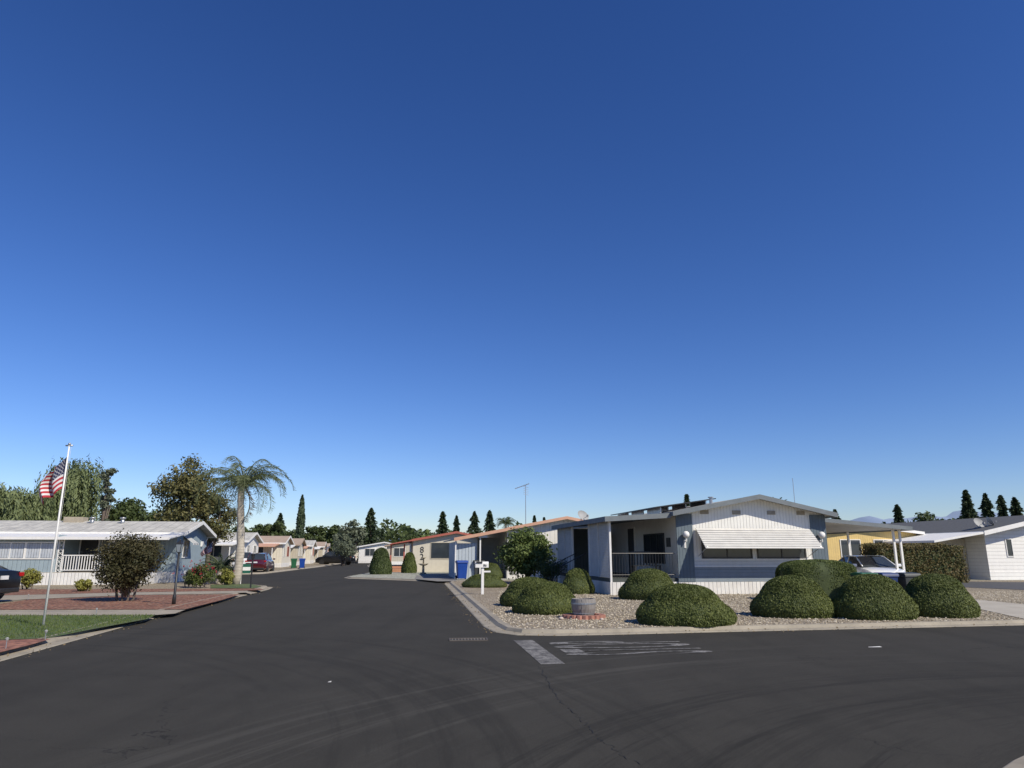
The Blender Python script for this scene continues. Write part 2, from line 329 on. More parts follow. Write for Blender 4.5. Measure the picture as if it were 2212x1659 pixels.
me=bpy.data.meshes.new('gravel_stones'); me.from_pydata(V.tolist(),[],Fc.tolist())
m,nt,oo=base('loose_stone'); b=N(nt,'ShaderNodeBsdfPrincipled'); nt.links.new(b.outputs[0],oo.inputs[0]); g=N(nt,'ShaderNodeNewGeometry'); nt.links.new(mixc(nt,g.outputs['Random Per Island'],(.2,.16,.1),(.6,.53,.41)),b.inputs['Base Color']); b.inputs['Roughness'].default_value=.9
o=mkobj('gravel_stones',me,None,[m]); o['kind']='stuff'
r=np.random.default_rng(15); C=[]
for pl,sd in ((R,-.1),(L,-.12),(R,.2),(L,.2)):
    q=offs(pl,sd,1)
    for i in range(len(q)-1):
        l=math.dist(q[i],q[i+1]); k=int(min(l,30)*9); t=r.uniform(0,1,k)
        for tt in t: C.append([q[i][0]*(1-tt)+q[i+1][0]*tt+r.normal()*.1,q[i][1]*(1-tt)+q[i+1][1]*tt+r.normal()*.1,.02 if sd<0 else .04])
o=leaves('gutter_leaf_litter',None,C,r.uniform(.01,.028,len(C)),deadl,None,.6,2,Nn=np.array([0,0,1])+r.normal(size=(len(C),3))*.3); o['kind']='stuff'
hv=[];hf=[];nx=160
for j in range(6):
    for i in range(nx):
        x=-6000+i*80
        hgt=250*max(0,math.exp(-((x-4300)/1500)**2))*(1+.14*math.sin(x*.0045)+.06*math.sin(x*.013+1)+.02*math.sin(x*.05))+130+18*math.sin(x*.004)+9*math.sin(x*.019)
        hv.append((x,7000-(5-j)*260+60*math.sin(i*.9+j),hgt*(j/5)**.8+2*math.sin(i*1.7+j*2)*(0<j<5)))
for j in range(5):
    for i in range(nx-1): hf.append((j*nx+i,j*nx+i+1,(j+1)*nx+i+1,(j+1)*nx+i))
o=MB().add(hv,hf).done('hills',None,nmat('haze_tinted_hills',(.25,.32,.43),(.23,.295,.405),scale=.002,bump=0,streak=0),True); o['kind']='structure'  # distance haze is painted into the pale blue base colour
# ---------------------------------------------------------------- vegetation
GT='trees behind the houses'
def broad(label,x,y,h,w,mat,n=3000,leaf=.2,cb=.25,seed=1,K=22,name='broadleaf_tree',lean=0,cat='tree',z=0,stems=1,group=None,d=.8):
    r=np.random.default_rng(seed); e=thing(name,label,cat,x,y,z,0,group)
    c=np.array([lean,0,h*(cb+(1-cb)*.5)]); rad=np.array([w/2,w/2*d,h*(1-cb)/2])
    cs=clumps(r,K,c,rad*.98); cr=rad.min()*r.uniform(.28,.5,K)
    m=MB()
    for s in range(stems):
        bx=(s-(stems-1)/2)*.12
        top=Vector((c[0]+bx*2,0,h*(cb+.25))); m.tube([(bx,0,-.05),(bx*1.5+lean*.3,.02,h*cb*.6),top],[h*.03/stems**.5+.02,h*.022/stems**.5+.015,h*.012+.01],7)
    for i in range(min(K,14)):
        q=Vector(cs[i]); st=Vector((c[0]*.7,0,h*(cb*.8+.1*r.random()))); m.tube([st,(st+q)/2+Vector((0,0,-.03*h)),q],[h*.011+.006,h*.007+.004,.005],5)
    m.done('trunk',e,bark,True)
    idx=r.integers(0,K,n); dd=r.normal(size=(n,3)); dd/=np.linalg.norm(dd,axis=1,keepdims=True)
    P=cs[idx]+dd*cr[idx][:,None]*(r.uniform(0,1,(n,1))**.4)*np.array([1.15,1.15,.85])*r.uniform(.8,1.25,(n,1))
    P[:,2]=np.clip(P[:,2],.05,None)
    leaves('crown',e,P,r.uniform(.6,1.3,n)*leaf,mat,None,.5,seed,Nn=dd+np.array([0,0,.4])+r.normal(size=(n,3))*.6); return e
def conifer(label,x,y,h,w,mat=conl,n=2500,seed=1,narrow=False,cat='tree',group=GT,name='conifer_tree'):
    r=np.random.default_rng(seed); e=thing(name,label,cat,x,y,0,0,group)
    MB().tube([(0,0,0),(0,0,h*.5),(0,0,h*.97)],[w*.04+.05,w*.03+.03,.02],6).done('trunk',e,bark,True)
    lev=10 if not narrow else 30; t=r.uniform(0,1,n)**1.15
    hz=.06+.94*t; a=r.uniform(0,2*math.pi,n); lv=np.floor(hz*lev).astype(int); lr=r.uniform(.62,1.2,lev+2); la=r.uniform(0,6.28,lev+2)
    branch=.72+.28*np.sin(a*4+la[lv])+.14*np.sin(a*7+la[lv]*2)+r.uniform(-.12,.12,n)
    tier=(1-.35*((hz*lev)%1))*lr[lv]
    prof=(1-hz)**.7 if not narrow else np.minimum(1,(1-hz)*3)**.6*np.minimum(1,hz*6)
    if narrow: tier=1;branch=.9+r.uniform(-.15,.15,n)
    rr=w/2*prof*branch*tier*(r.uniform(.2,1,n)**.4)+.03
    P=np.stack([np.cos(a)*rr,np.sin(a)*rr,hz*h-rr*.15],1)
    D=np.stack([np.cos(a),np.sin(a),np.full(n,-.25) if not narrow else np.full(n,2.5)],1)+r.normal(size=(n,3))*.35
    Nn=np.stack([np.cos(a),np.sin(a),np.full(n,.7)],1)+r.normal(size=(n,3))*.5
    leaves('crown',e,P,r.uniform(.6,1.4,n)*(h*.028 if not narrow else h*.018),mat,D,.5,seed,Nn=Nn if narrow else None); return e
def willow(label,x,y,h,w,seed,n=500):
    r=np.random.default_rng(seed); e=thing('willow_tree',label,'tree',x,y,0,0)
    cs=clumps(r,20,(0,0,h*.68),(w*.45,w*.36,h*.26)); m=MB().tube([(0,0,0),(.1,0,h*.25),(0,0,h*.5)],[.4,.3,.2],8)
    for c in cs: m.tube([(0,0,h*.35),tuple((np.array([0,0,h*.4])+c)/2),tuple(c)],[.15,.09,.03],5)
    m.done('trunk',e,bark,True)
    P=[];D=[]
    for i in range(n):
        c=cs[r.integers(0,20)]; d=r.normal(size=3); d/=np.linalg.norm(d); st=c+d*np.array([w*.15,w*.15,h*.13])*r.uniform(.5,1.1); L=r.uniform(.12,.4)*h
        k=20; dx,dy=r.normal(size=2)*.05
        for j in range(k):
            t=j/k; P.append(st+np.array([dx*j*.3+r.normal()*.1,dy*j*.3+r.normal()*.1,-L*t])); D.append([r.normal()*.4,r.normal()*.4,-1])
    P=np.array(P); P[:,2]=np.clip(P[:,2],.4,None)
    Nn=P-np.array([0,0,h*.5])+r.normal(size=P.shape)*w*.15
    leaves('crown',e,P,r.uniform(.13,.26,len(P)),willowl,np.array(D),.3,seed,Nn=Nn); return e
def mound(label,px0,px1,pt,pb,seed,name='juniper_shrub',mat=juniper,n=15000,leaf=.021,flat=0,ry=None,group='clipped juniper mounds in the gravel yard'):
    x0,Yf=gp((px0+px1)/2,pb,.09); rx=(px1-px0)/2/F*(Yf+.6)*CT; rx*=1.03
    ryy=ry or rx*.85; Y=Yf+ryy*.92; X=at((px0+px1)/2,Y,.6); h=zat(pt,Y)-.09
    e=thing(name,label,'shrub',X,Y,.09,0,group); r=np.random.default_rng(seed)
    ph=r.uniform(0,6.28,8); pe=.45 if flat else 1
    def surf(a,t):
        rad=(1-t**(2.6+flat))**(.5)*(.94+(.07*np.sin(2.5*t*3) if not flat else .04))
        wob=1+.03*np.sin(3*a+ph[0]+2*t)+.02*np.sin(5*a+ph[1]-3*t)+.01*np.sin(9*a+ph[2]+7*t)
        hh=h*(1+.03*np.sin(2*a+ph[3])*(1-t)); ca,sa=np.cos(a),np.sin(a)
        return np.stack([np.sign(ca)*np.abs(ca)**pe*rx*rad*wob,np.sign(sa)*np.abs(sa)**pe*ryy*rad*wob,hh*t],-1)
    na,ntt=48,18; A,T=np.meshgrid(np.linspace(0,2*math.pi,na,endpoint=False),np.linspace(0,1,ntt)**.7); V=surf(A.ravel(),T.ravel())*.975
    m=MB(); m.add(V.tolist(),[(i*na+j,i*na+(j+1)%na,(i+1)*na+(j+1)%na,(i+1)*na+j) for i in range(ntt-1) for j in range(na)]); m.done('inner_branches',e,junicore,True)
    a=r.uniform(0,2*math.pi,n); t=r.uniform(0,1,n)
    sel=r.random(n)<.4; t=np.where(sel,1-r.uniform(0,1,n)**2*.35,t)
    P=surf(a,t); nrm=P/np.array([rx*rx,ryy*ryy,h*h*.8]); nrm/=np.linalg.norm(nrm,axis=1,keepdims=True)+1e-9
    lump=.012*np.sin(P[:,0]*9+ph[4])*np.sin(P[:,1]*8+ph[5])*np.sin(P[:,2]*11+ph[6])
    P=P+nrm*(lump[:,None]+r.uniform(-.03,.006,(n,1)))
    D=np.array([0,0,.8])+r.normal(size=(n,3))*.6
    leaves('foliage',e,P,r.uniform(.6,1.4,n)*leaf,mat,D+nrm*.5,.5,seed,Nn=nrm+r.normal(size=(n,3))*.38); return e
mound('low clipped juniper spreading over the gravel edge',1000,1095,1240,1270,1,n=11000)
mound('low clipped juniper beside the bin enclosure',1038,1086,1216,1250,2,n=9000)
mound('wide rounded juniper near the street kerb',1080,1210,1247,1312,3,n=30000)
mound('rounded juniper beside the barrel planter',1108,1250,1256,1329,4,n=32000)
mound('tall rounded juniper in front of the porch',1340,1465,1229,1298,5,n=30000)
mound('largest rounded juniper mound on the pale gravel',1376,1580,1262,1355,6,n=55000)
mound('dome shaped juniper by the street kerb',1627,1797,1244,1337,7,n=46000)
mound('dark dome shaped juniper by the street kerb',1797,1967,1241,1341,8,n=46000)
mound('rounded juniper next to the concrete driveway',1945,2103,1240,1336,9,n=46000)
mound('flat topped clipped hedge below the house windows',1688,1842,1209,1300,10,name='clipped_hedge',flat=9,n=40000,mat=hedgel,ry=.75)
mound('dark shaded shrub at the foot of the porch',1212,1282,1228,1284,11,name='shaded_shrub',n=9000,leaf=.03,group=None)
mound('tall trimmed bush beside the porch posts',799,846,1184,1241,12,name='leafy_bush',n=7000,leaf=.07,mat=treel,group=None)
mound('leafy bush by the red roofed porch',868,900,1194,1238,13,name='leafy_bush',n=5000,leaf=.07,mat=hedgel,group=None)
def hedge(label,px0,px1,Y,ztop,depth,mat,seed,n=9000,leaf=.07):
    xa,xb=at(px0,Y),at(px1,Y); e=thing('boxwood_hedge',label,'hedge',(xa+xb)/2,Y,.09,6); w=xb-xa; r=np.random.default_rng(seed)
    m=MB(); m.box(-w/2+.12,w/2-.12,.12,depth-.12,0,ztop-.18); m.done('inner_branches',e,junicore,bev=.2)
    P=r.uniform([-w/2,0,0],[w/2,depth,ztop],size=(n*2,3)); fr=np.minimum.reduce([P[:,1],depth-P[:,1],ztop-P[:,2],P[:,0]+w/2,w/2-P[:,0]])
    P=P[fr<.2][:n]; P[:,2]+=.08*np.sin(P[:,0]*2.1)*(P[:,2]/ztop)+.03*np.sin(P[:,0]*6)
    leaves('foliage',e,P,r.uniform(.6,1.3,len(P))*leaf,mat,None,.5,seed,Nn=np.array([0,-.8,.6])+r.normal(size=(len(P),3))*.6)
hedge('reddish green hedge beside the white house',1888,2095,38,1.95,1.6,redleaf,3,24000,.06)
x,y=gp(1138,1264); broad('leafy bright green shrub tree with broad leaves',x,y,3.3,3.1,brightl,14000,.085,.0,21,K=75,name='leafy_shrub',cat='shrub',z=.05)
x,y=gp(268,1305); broad('bronze green crape myrtle on red lava rock',x,y,2.35,2.4,bronze,17000,.045,.05,22,K=80,name='crape_myrtle',cat='shrub',z=.09,stems=4)
willow('big weeping willow behind the blue house',at(135,66),66,zat(966,66),9.0,31,1000)
willow('weeping willow with hanging branches',at(-10,60),60,zat(1012,60),9.5,32,1000)
broad('slim tall feathery tree above the willow',at(213,62),62,zat(972,62),1.7,greyl,2600,.13,.25,33,K=26)
broad('tall autumn tinted tree behind the blue house',at(385,56),56,zat(966,56),6.0,oakl,9500,.13,.2,34,K=46)
broad('broad autumn tinted tree beside the palm',at(450,58),58,zat(1042,58),4.4,oakl,7000,.13,.2,35,K=30)
broad('rounded green tree behind the pale roof',at(285,70),70,zat(1064,70),8,treel,7500,.2,.15,36,K=30)
for i,(px,pt,wpx,Y,mt) in enumerate([(590,1100,50,110,treel),(560,1122,60,120,treel),(640,1140,60,140,treel),(680,1126,60,150,treel),(722,1122,46,150,treel),(762,1116,60,140,greyl),(735,1145,50,120,greyl),(830,1158,40,150,treel),(922,1124,34,130,brightl),(895,1146,40,150,treel),(1100,1144,60,150,treel),(1672,1046,100,60,treel),(2010,1100,80,120,treel),(1285,1108,20,160,treel),(870,1152,30,170,treel),(800,1152,50,160,greyl),(520,1130,60,110,treel),(470,1130,60,100,treel),(1330,1140,80,160,treel),(610,1140,60,150,treel),(655,1150,50,160,greyl),(700,1142,60,170,treel),(1040,1142,50,170,greyl),(980,1146,60,175,treel),(1140,1136,50,170,treel),(1200,1132,60,170,treel),(1240,1124,40,165,treel),(940,1148,50,175,greyl),(780,1134,40,170,greyl),(1960,1120,60,130,greyl),(1860,1136,70,140,treel),(2070,1125,60,130,treel),(2190,1112,80,125,treel),(232,1105,50,80,treel)]):
    broad('rounded %s tree on the skyline'%('pale green' if mt is greyl else 'dark green'),at(px,Y),Y,zat(pt,Y),wpx/F*Y*1.15,mt,1700,.34 if Y>90 else .2,.1,50+i,K=16,group=GT)
for i,(px,pt,wpx,Y) in enumerate([(798,1101,36,150),(824,1144,16,170),(955,1108,30,150),(985,1117,26,160),(1024,1108,32,150),(1057,1106,30,160),(1155,1117,16,170),(1176,1121,16,175),(1490,1072,26,110),(1813,1104,24,120),(1950,1094,40,115),(2105,1062,42,105),(2147,1070,36,112),(2180,1074,38,108),(2210,1078,40,108),(600,1112,30,120)]):
    conifer('dark conical conifer on the skyline',at(px,Y),Y,zat(pt-3,Y),wpx/F*Y*2.15,n=2800,seed=80+i)
conifer('narrow dark cypress standing alone',at(645,100),100,zat(1070,100),1.15,n=3500,seed=99,narrow=True,name='cypress_tree')
r=np.random.default_rng(7); n=26000; ang=r.uniform(-.75,.78,n); rad=r.uniform(230,280,n); X=np.sin(ang)*rad; Y=np.cos(ang)*rad
top=8.4+1.8*np.sin(X*.11)+1.3*np.sin(X*.31+1)+.8*np.sin(X*.9); P=np.stack([X,Y,top*r.uniform(0,1,n)**.6],1)
o=leaves('distant_woods',None,P,r.uniform(.5,1.1,n),treel,None,.6,7); o['kind']='stuff'
def palm(label,x,y,th,R0,n,name,mat,up=.9,droop=1.6,tr=.16,z=.09,leafl=.42,dead=4,seed=3,cat='palm tree',npts=16,lw=.09,lean=.06,nl=5):
    r=np.random.default_rng(seed); e=thing(name,label,cat,x,y,z)
    m=MB(); k=10; m.tube([(lean*math.sin(i*.5),0,th*i/k) for i in range(k+1)],[tr*(1.25-.45*i/k)+(.03*(i%2)) for i in range(k+1)],10); m.done('trunk',e,palmbark,True)
    m=MB();C=[];D=[];S=[];C2=[];D2=[];S2=[]
    for i in range(n):
        isd=i<dead; az=i*2.399+r.uniform(-.2,.2); el=r.uniform(.1,1.3) if not isd else -.9; rl=R0*r.uniform(.8,1.1)
        pts=[]
        p=np.array([0,0,th]); hd=np.array([math.cos(az),math.sin(az)])
        a=el
        for j in range(npts+1):
            pts.append(tuple(p)); st=rl/npts; p=p+np.array([hd[0]*math.cos(a)*st,hd[1]*math.cos(a)*st,math.sin(a)*st]); a-=droop*1.6/npts*(.5+j/npts)
        m.tube(pts,[.028*(1-j/(npts+1))+.006 for j in range(npts+1)],4)
        side=np.array([-hd[1],hd[0],0])
        for j in range(2,npts+1):
            for q in range(nl):
                t=q/nl; b=np.array(pts[j-1])*(1-t)+np.array(pts[j])*t; ll=leafl*(1-.5*abs(j/npts-.45)*1.6)*r.uniform(.7,1.1)
                for s in (-1,1):
                    d=side*s*r.uniform(.5,1.0)+np.array([hd[0]*.45,hd[1]*.45,-.55+r.normal()*.3]); d/=np.linalg.norm(d)
                    (C2 if isd else C).append(b+d*ll*.5); (D2 if isd else D).append(d); (S2 if isd else S).append(ll*.5)
    m.done('frond_stems',e,palml,True)
    leaves('crown',e,C,S,mat,np.array(D),lw,seed)
    if C2: leaves('dead_fronds',e,C2,S2,deadl,np.array(D2),.08,seed)
x,y=gp(508,1263,.09); palm('tall queen palm with drooping fronds on the lawn',x,y,4.9,3.0,32,'palm_tree',palml,dead=1,leafl=.46,tr=.17,lw=.06,droop=1.6,lean=.1,nl=6)
x,y=gp(475,1262,.09); palm('dark sago palm with stiff radiating fronds',x,y,.75,1.15,34,'sago_palm',conl,droop=.9,tr=.2,leafl=.24,dead=2,cat='palm',npts=10)
palm('distant fan palm above the rooftops',at(1093,120),120,zat(1130,120),2.2,26,'distant_palm',treel,tr=.2,leafl=.6,dead=2,z=0,npts=8)
for px,py,h,w,mt,lb,nm in [(57,1274,1.0,1.1,yell,'yellow green shrub by the white skirting','yellow_shrub'),(178,1278,.55,.9,yell,'small yellow green shrub by the porch','yellow_shrub'),(488,1264,.8,1.2,yell,'golden shrub under the palm','yellow_shrub'),(408,1268,.9,.7,greyl,'pale shrub at the house corner','leafy_bush'),(740,1221,3.5,4,greyl,'roadside bush at the bend','leafy_bush'),(2122,1247,.9,1.1,treel,'small bush by the white house','leafy_bush'),(2190,1252,.6,1.2,redleaf,'reddish low bush by the white house','leafy_bush')]:
    x,y=gp(px,py,.09); broad(lb,x,y,h,w,mt,2600,.05 if y<50 else .11,.02,int(px),K=20,name=nm,cat='shrub',z=.09,stems=3)
x,y=gp(432,1270,.09); e=broad('rose bush with scattered red blooms',x,y,1.1,1.6,hedgel,3200,.045,.05,77,K=20,name='rose_bush',cat='shrub',z=.09,stems=3)
r=np.random.default_rng(3); P=r.normal(size=(36,3))*[.45,.3,.2]+[0,-.25,.8]; P=np.repeat(P,6,0)+r.normal(size=(216,3))*.025; leaves('blooms',e,P,.028,rosel,None,.9,4)
# ---------------------------------------------------------------- houses
def face(W,L_,f):
    return {'S':lambda u,o,v:(u,-o,v),'N':lambda u,o,v:(W-u,L_+o,v),'W':lambda u,o,v:(-o,u,v),'E':lambda u,o,v:(W+o,u,v)}[f]
def window(e,mp,u,v,w,h,fm=white,gm=None,cur=0,nx=2,name='window',out=0):
    g=MB().box(u,u+w,out-.02,out+.012,v,v+h,mp).done(name,e,gm or glass)
    f=MB(); t=.05
    for a in ((u-t,u+w+t,v-t,v),(u-t,u+w+t,v+h,v+h+t),(u-t,u,v,v+h),(u+w,u+w+t,v,v+h)): f.box(a[0],a[1],out-.01,out+.04,a[2],a[3],mp)
    for i in range(1,nx): f.box(u+w*i/nx-.02,u+w*i/nx+.02,out-.008,out+.03,v+.001,v+h-.001,mp)
    f.done('window_frame',g,fm)
    if cur: MB().box(u+.02,u+w*cur,out+.013,out+.018,v+.02,v+h-.02,mp).done('curtain',g,curtain)
    return g
def door(e,mp,u,v,w,h,m=white,out=0):
    d=MB().box(u,u+w,out-.02,out+.03,v,v+h,mp).done('door',e,m)
    f=MB()
    for a in ((u-.07,u,v,v+h),(u+w,u+w+.07,v,v+h),(u-.07,u+w+.07,v+h,v+h+.07)): f.box(a[0],a[1],out-.01,out+.05,a[2],a[3],mp)
    f.done('door_frame',d,white); MB().box(u+w*.85,u+w*.9,out+.03,out+.08,v+.95,v+1.02,mp).done('handle',d,galv)
def ghouse(name,label,x,y,rot,W,L_,hs,he,hr,rx,wall,skirt,roof,fascia,ov=.3,ovf=.35,fh=.17,cat='house',group=None,z=.09):
    e=thing(name,label,cat,x,y,z,rot,group)
    MB().prism([(0,hs),(W,hs),(W,he),(rx,hr),(0,he)],0,L_).done('wall',e,wall)
    MB().prism([(-.02,-.05),(W+.02,-.05),(W+.02,hs),(-.02,hs)],-.02,L_+.02).done('skirting',e,skirt)
    sl=(hr-he)/rx; sr=(hr-he)/(W-rx); a=.01;t=.07
    zl=he-sl*ov; zr=he-sr*ov
    MB().prism([(-ov,zl+a),(rx,hr+a),(W+ov,zr+a),(W+ov,zr+a+t),(rx,hr+a+t),(-ov,zl+a+t)],-ovf,L_+.3).done('roof',e,roof)
    f=MB(); f.prism([(-ov-.03,zl-fh*.4),(rx,hr-fh*.4),(W+ov+.03,zr-fh*.4),(W+ov+.03,zr+a+t+.03),(rx,hr+a+t+.03),(-ov-.03,zl+a+t+.03)],-ovf-.035,-ovf-.002)
    f.box(-ov-.03,-ov-.002,-ovf-.001,L_+.3,zl-fh*.4,zl+a+t+.02); f.box(W+ov+.002,W+ov+.03,-ovf-.001,L_+.3,zr-fh*.4,zr+a+t+.02)
    f.done('fascia',e,fascia)
    return e
ROT=9
W=6.15;LN=17
e=ghouse('corner_house','white and slate blue mobile home on the gravel corner lot',6.3,27.7,ROT,W,LN,.45,3.0,3.62,3.25,whitevert,skirtm,roofw,slate,ov=.28,ovf=.45)
S=face(W,LN,'S');Wf=face(W,LN,'W');E=face(W,LN,'E')
MB().box(-.03,.62,-.01,.035,.46,2.99,S).done('corner_panel',e,bluevert)
MB().box(W-.62,W+.03,-.01,.035,.46,2.99,S).done('corner_panel',e,bluevert)
MB().box(.63,W-.63,-.01,.025,.46,1.0,S).done('lower_siding',e,bluelap)
MB().box(.63,W-.63,-.01,.022,1.004,1.26,S).done('upper_band_siding',e,nmat('pale_grey_lap',(.6,.61,.6),(.55,.56,.55),rib='h',ribw=.1,ribd=.012))
MB().box(.63,W-.63,-.01,.05,1.265,1.3,S).done('sill_trim',e,white); MB().box(.63,W-.63,.022,.045,1.0,1.03,S).done('band_trim',e,white)
for u in (1.0,3.25): window(e,S,u,1.36,1.95,.85,fm=darkg,nx=2)
m=MB()
AZ=2.42;AD=.76;st_=AD/9
for i in range(9):
    o0=.06+i*.095; z0=AZ-i*st_; o1=o0+.13; z1=z0-st_*.72; u0,u1=.72,W-.72
    m.add([S(u0,o0,z0),S(u1,o0,z0),S(u1,o1,z1),S(u0,o1,z1),S(u0,o0,z0+.02),S(u1,o0,z0+.02),S(u1,o1,z1+.02),S(u0,o1,z1+.02)],[(0,1,2,3),(4,7,6,5),(0,4,5,1),(2,6,7,3),(0,3,7,4),(1,5,6,2)])
aw=m.done('window_awning',e,nmat('awning_white',(.66,.64,.59),(.58,.56,.52)))
for u in (.8,W-.8): MB().tube([S(u,.03,1.4),S(u,.9,1.75)],.015,5).done('awning_arm',aw,galv)
for u in (.98,2.3,3.75,5.0): MB().box(u,u+.34,-.01,.03,2.98,3.13,S).done('roof_vent',e,tanv)
for u in (.28,W-.28):
    l=MB().ball(S(u,.2,2.2),.13).done('wall_lamp',e,white,True); MB().tube([S(u,.02,1.95),S(u,.2,1.95),S(u,.2,2.08)],.025,6).tube([S(u,.02,1.7),S(u,.02,2.0)],.05,6).done('lamp_bracket',l,white)
window(e,Wf,1.4,1.15,2.3,1.1,nx=3,fm=black); door(e,Wf,5.0,.6,.9,2.0,m=darkg); window(e,Wf,8.5,1.2,1.5,1.0)
MB().box(.7,1.1,.0,.03,1.75,2.1,Wf).done('wall_ornament',e,black)
for i in range(3):
    m=MB(); y0=2.0+i*2.15; m.add([(-.1,y0,3.33),(2.6,y0,3.72),(2.6,y0+2.0,3.72),(-.1,y0+2.0,3.33),(-.1,y0,3.37),(2.6,y0,3.76),(2.6,y0+2.0,3.76),(-.1,y0+2.0,3.37)],[(0,3,2,1),(4,5,6,7),(0,1,5,4),(1,2,6,5),(2,3,7,6),(3,0,4,7)])
    s=m.done('solar_panel',e,black); MB().box(.2,.25,y0+.2,y0+1.8,3.05,3.36).done('panel_mount',s,galv); MB().box(2.2,2.25,y0+.2,y0+1.8,3.4,3.66).done('panel_mount',s,galv)
MB().tube([(2.0,1.2,3.4),(2.0,1.2,3.7)],.07,8).tube([(2.0,1.2,3.7),(2.0,1.2,3.74)],.12,8).done('vent_pipe',e,galv)
MB().box(-2.65,-.03,0.1,9.1,.45,.6).done('porch_floor',e,nmat('dark_porch_carpet',(.07,.08,.07)))
MB().box(-2.6,-.03,9.1,9.15,.6,2.7).done('added_porch_backing',e,slate)  # added panel closing the porch end to keep its interior dark
MB().box(-2.63,-.03,.05,.1,-.05,.46).box(-2.68,-2.63,.05,9.1,-.05,.46).done('porch_skirting',e,skirtm)
m=MB(); m.add([(-2.85,-.2,2.72),(-.02,-.2,2.9),(-.02,9.3,2.9),(-2.85,9.3,2.72),(-2.85,-.2,2.8),(-.02,-.2,2.98),(-.02,9.3,2.98),(-2.85,9.3,2.8)],[(0,3,2,1),(4,5,6,7),(0,1,5,4),(1,2,6,5),(2,3,7,6),(3,0,4,7)]); m.done('porch_roof',e,nmat('porch_roof_metal',(.3,.31,.31),rib='y',ribw=.3))
MB().box(-2.9,-2.86,-.24,9.3,2.66,2.85).add([(-2.9,-.25,2.66),(-.3,-.25,2.82),(-.3,-.25,3.0),(-2.9,-.25,2.85),(-2.9,-.21,2.66),(-.3,-.21,2.82),(-.3,-.21,3.0),(-2.9,-.21,2.85)],[(0,1,2,3),(4,7,6,5),(0,4,5,1),(2,6,7,3)]).done('porch_fascia',e,slate)
for i,(px_,py_) in enumerate([(-2.62,.12),(-2.62,3.0),(-2.62,6.0),(-2.62,9.0)]): MB().box(px_-.035,px_+.035,py_-.035,py_+.035,.6 if i else 0,2.72).done('porch_post',e,white)
scw=nmat('screen_white',(.6,.59,.56),(.52,.51,.48))
for y0 in (.2,6.05):
    m=MB(); 
    for i in range(36): z0=.62+i*.058; m.add([(-2.66,y0,z0),(-2.62,y0,z0+.05),(-2.62,y0+2.85,z0+.05),(-2.66,y0+2.85,z0),(-2.65,y0,z0-.008),(-2.61,y0,z0+.042),(-2.61,y0+2.85,z0+.042),(-2.65,y0+2.85,z0-.008)],[(0,1,2,3),(4,7,6,5),(0,3,7,4),(1,5,6,2)])
    m.box(-2.68,-2.6,y0-.03,y0,.6,2.72).box(-2.68,-2.6,y0+2.85,y0+2.88,.6,2.72).box(-2.68,-2.6,y0+1.4,y0+1.44,.6,2.72); m.done('louvred_screen',e,scw)
m=MB(); m.tube([(-2.55,.12,1.5),(-.1,.12,1.5)],.02,5).tube([(-2.55,.12,.72),(-.1,.12,.72)],.015,5)
for i in range(22): m.tube([(-2.5+i*.11,.12,.6),(-2.5+i*.11,.12,1.5)],.009,4)
m.done('porch_railing',e,black)
m=MB()
for i in range(4): m.box(-2.7-.28*(4-i),-2.69-.28*(3-i),3.6,5.4,-.02 ,.6-.15*(4-i)+.02)
st=m.done('porch_steps',e,concrete)
for yy in (3.6,5.4):
    m=MB(); m.tube([(-2.65,yy,1.5),(-3.8,yy,.95)],.02,5)
    for i in range(10): m.tube([(-2.65-i*.12,yy,.55-i*.06),(-2.65-i*.12,yy,1.5-i*.057)],.009,4)
    m.done('step_railing',st,black)
ce,se=math.cos(math.radians(ROT)),math.sin(math.radians(ROT))
def loc(o,x,y): a=o.rotation_euler[2]; return (o.location.x+x*math.cos(a)-y*math.sin(a),o.location.y+x*math.sin(a)+y*math.cos(a))
x,y=loc(e,-3.3,7.4); broad('dark green shrub growing along the porch skirting',x,y,1.5,2.2,treel,3000,.05,.02,401,K=22,name='leafy_bush',cat='shrub',z=.09,stems=3)
x,y=loc(e,-.9,1.1); b=thing('porch_bench','dark slatted bench on the shaded porch','bench',x,y,.69,ROT)
m=MB()
for i in range(5): m.box(-.55,.55,-.2+i*.09,-.13+i*.09,.42,.45)
m.done('seat',b,black); m=MB()
for i in range(9): m.box(-.52+i*.125,-.47+i*.125,.26,.29,.45,.95)
m.box(-.55,.55,.25,.3,.92,.98).done('backrest',b,black)
for a,c in ((-.5,-.18),(.5,-.18),(-.5,.24),(.5,.24)): MB().box(a-.03,a+.03,c-.03,c+.03,0,.42).done('leg',b,black)
m=MB(); m.add([(W+.33,1.2,2.86),(10.9,1.2,2.5),(10.9,10,2.5),(W+.33,10,2.86),(W+.33,1.2,2.92),(10.9,1.2,2.56),(10.9,10,2.56),(W+.33,10,2.92)],[(0,3,2,1),(4,5,6,7),(0,1,5,4),(1,2,6,5),(2,3,7,6),(3,0,4,7)]); cp=m.done('carport_roof',e,nmat('carport_metal',(.6,.6,.58),(.45,.455,.45),rib='y',ribw=.3,ribd=.03))
MB().box(10.9,10.94,1.15,10,2.44,2.6).add([(W+.33,1.15,2.8),(10.94,1.15,2.44),(10.94,1.15,2.6),(W+.33,1.15,2.96),(W+.33,1.19,2.8),(10.94,1.19,2.44),(10.94,1.19,2.6),(W+.33,1.19,2.96)],[(0,1,2,3),(4,7,6,5),(0,4,5,1),(2,6,7,3)]).done('carport_fascia',cp,slate)
for a,c in ((10.6,1.6),(10.6,5.2),(10.6,9.4),(10.3,1.6)): MB().box(a-.04,a+.04,c-.04,c+.04,-.05,2.5).done('carport_post',cp,white)
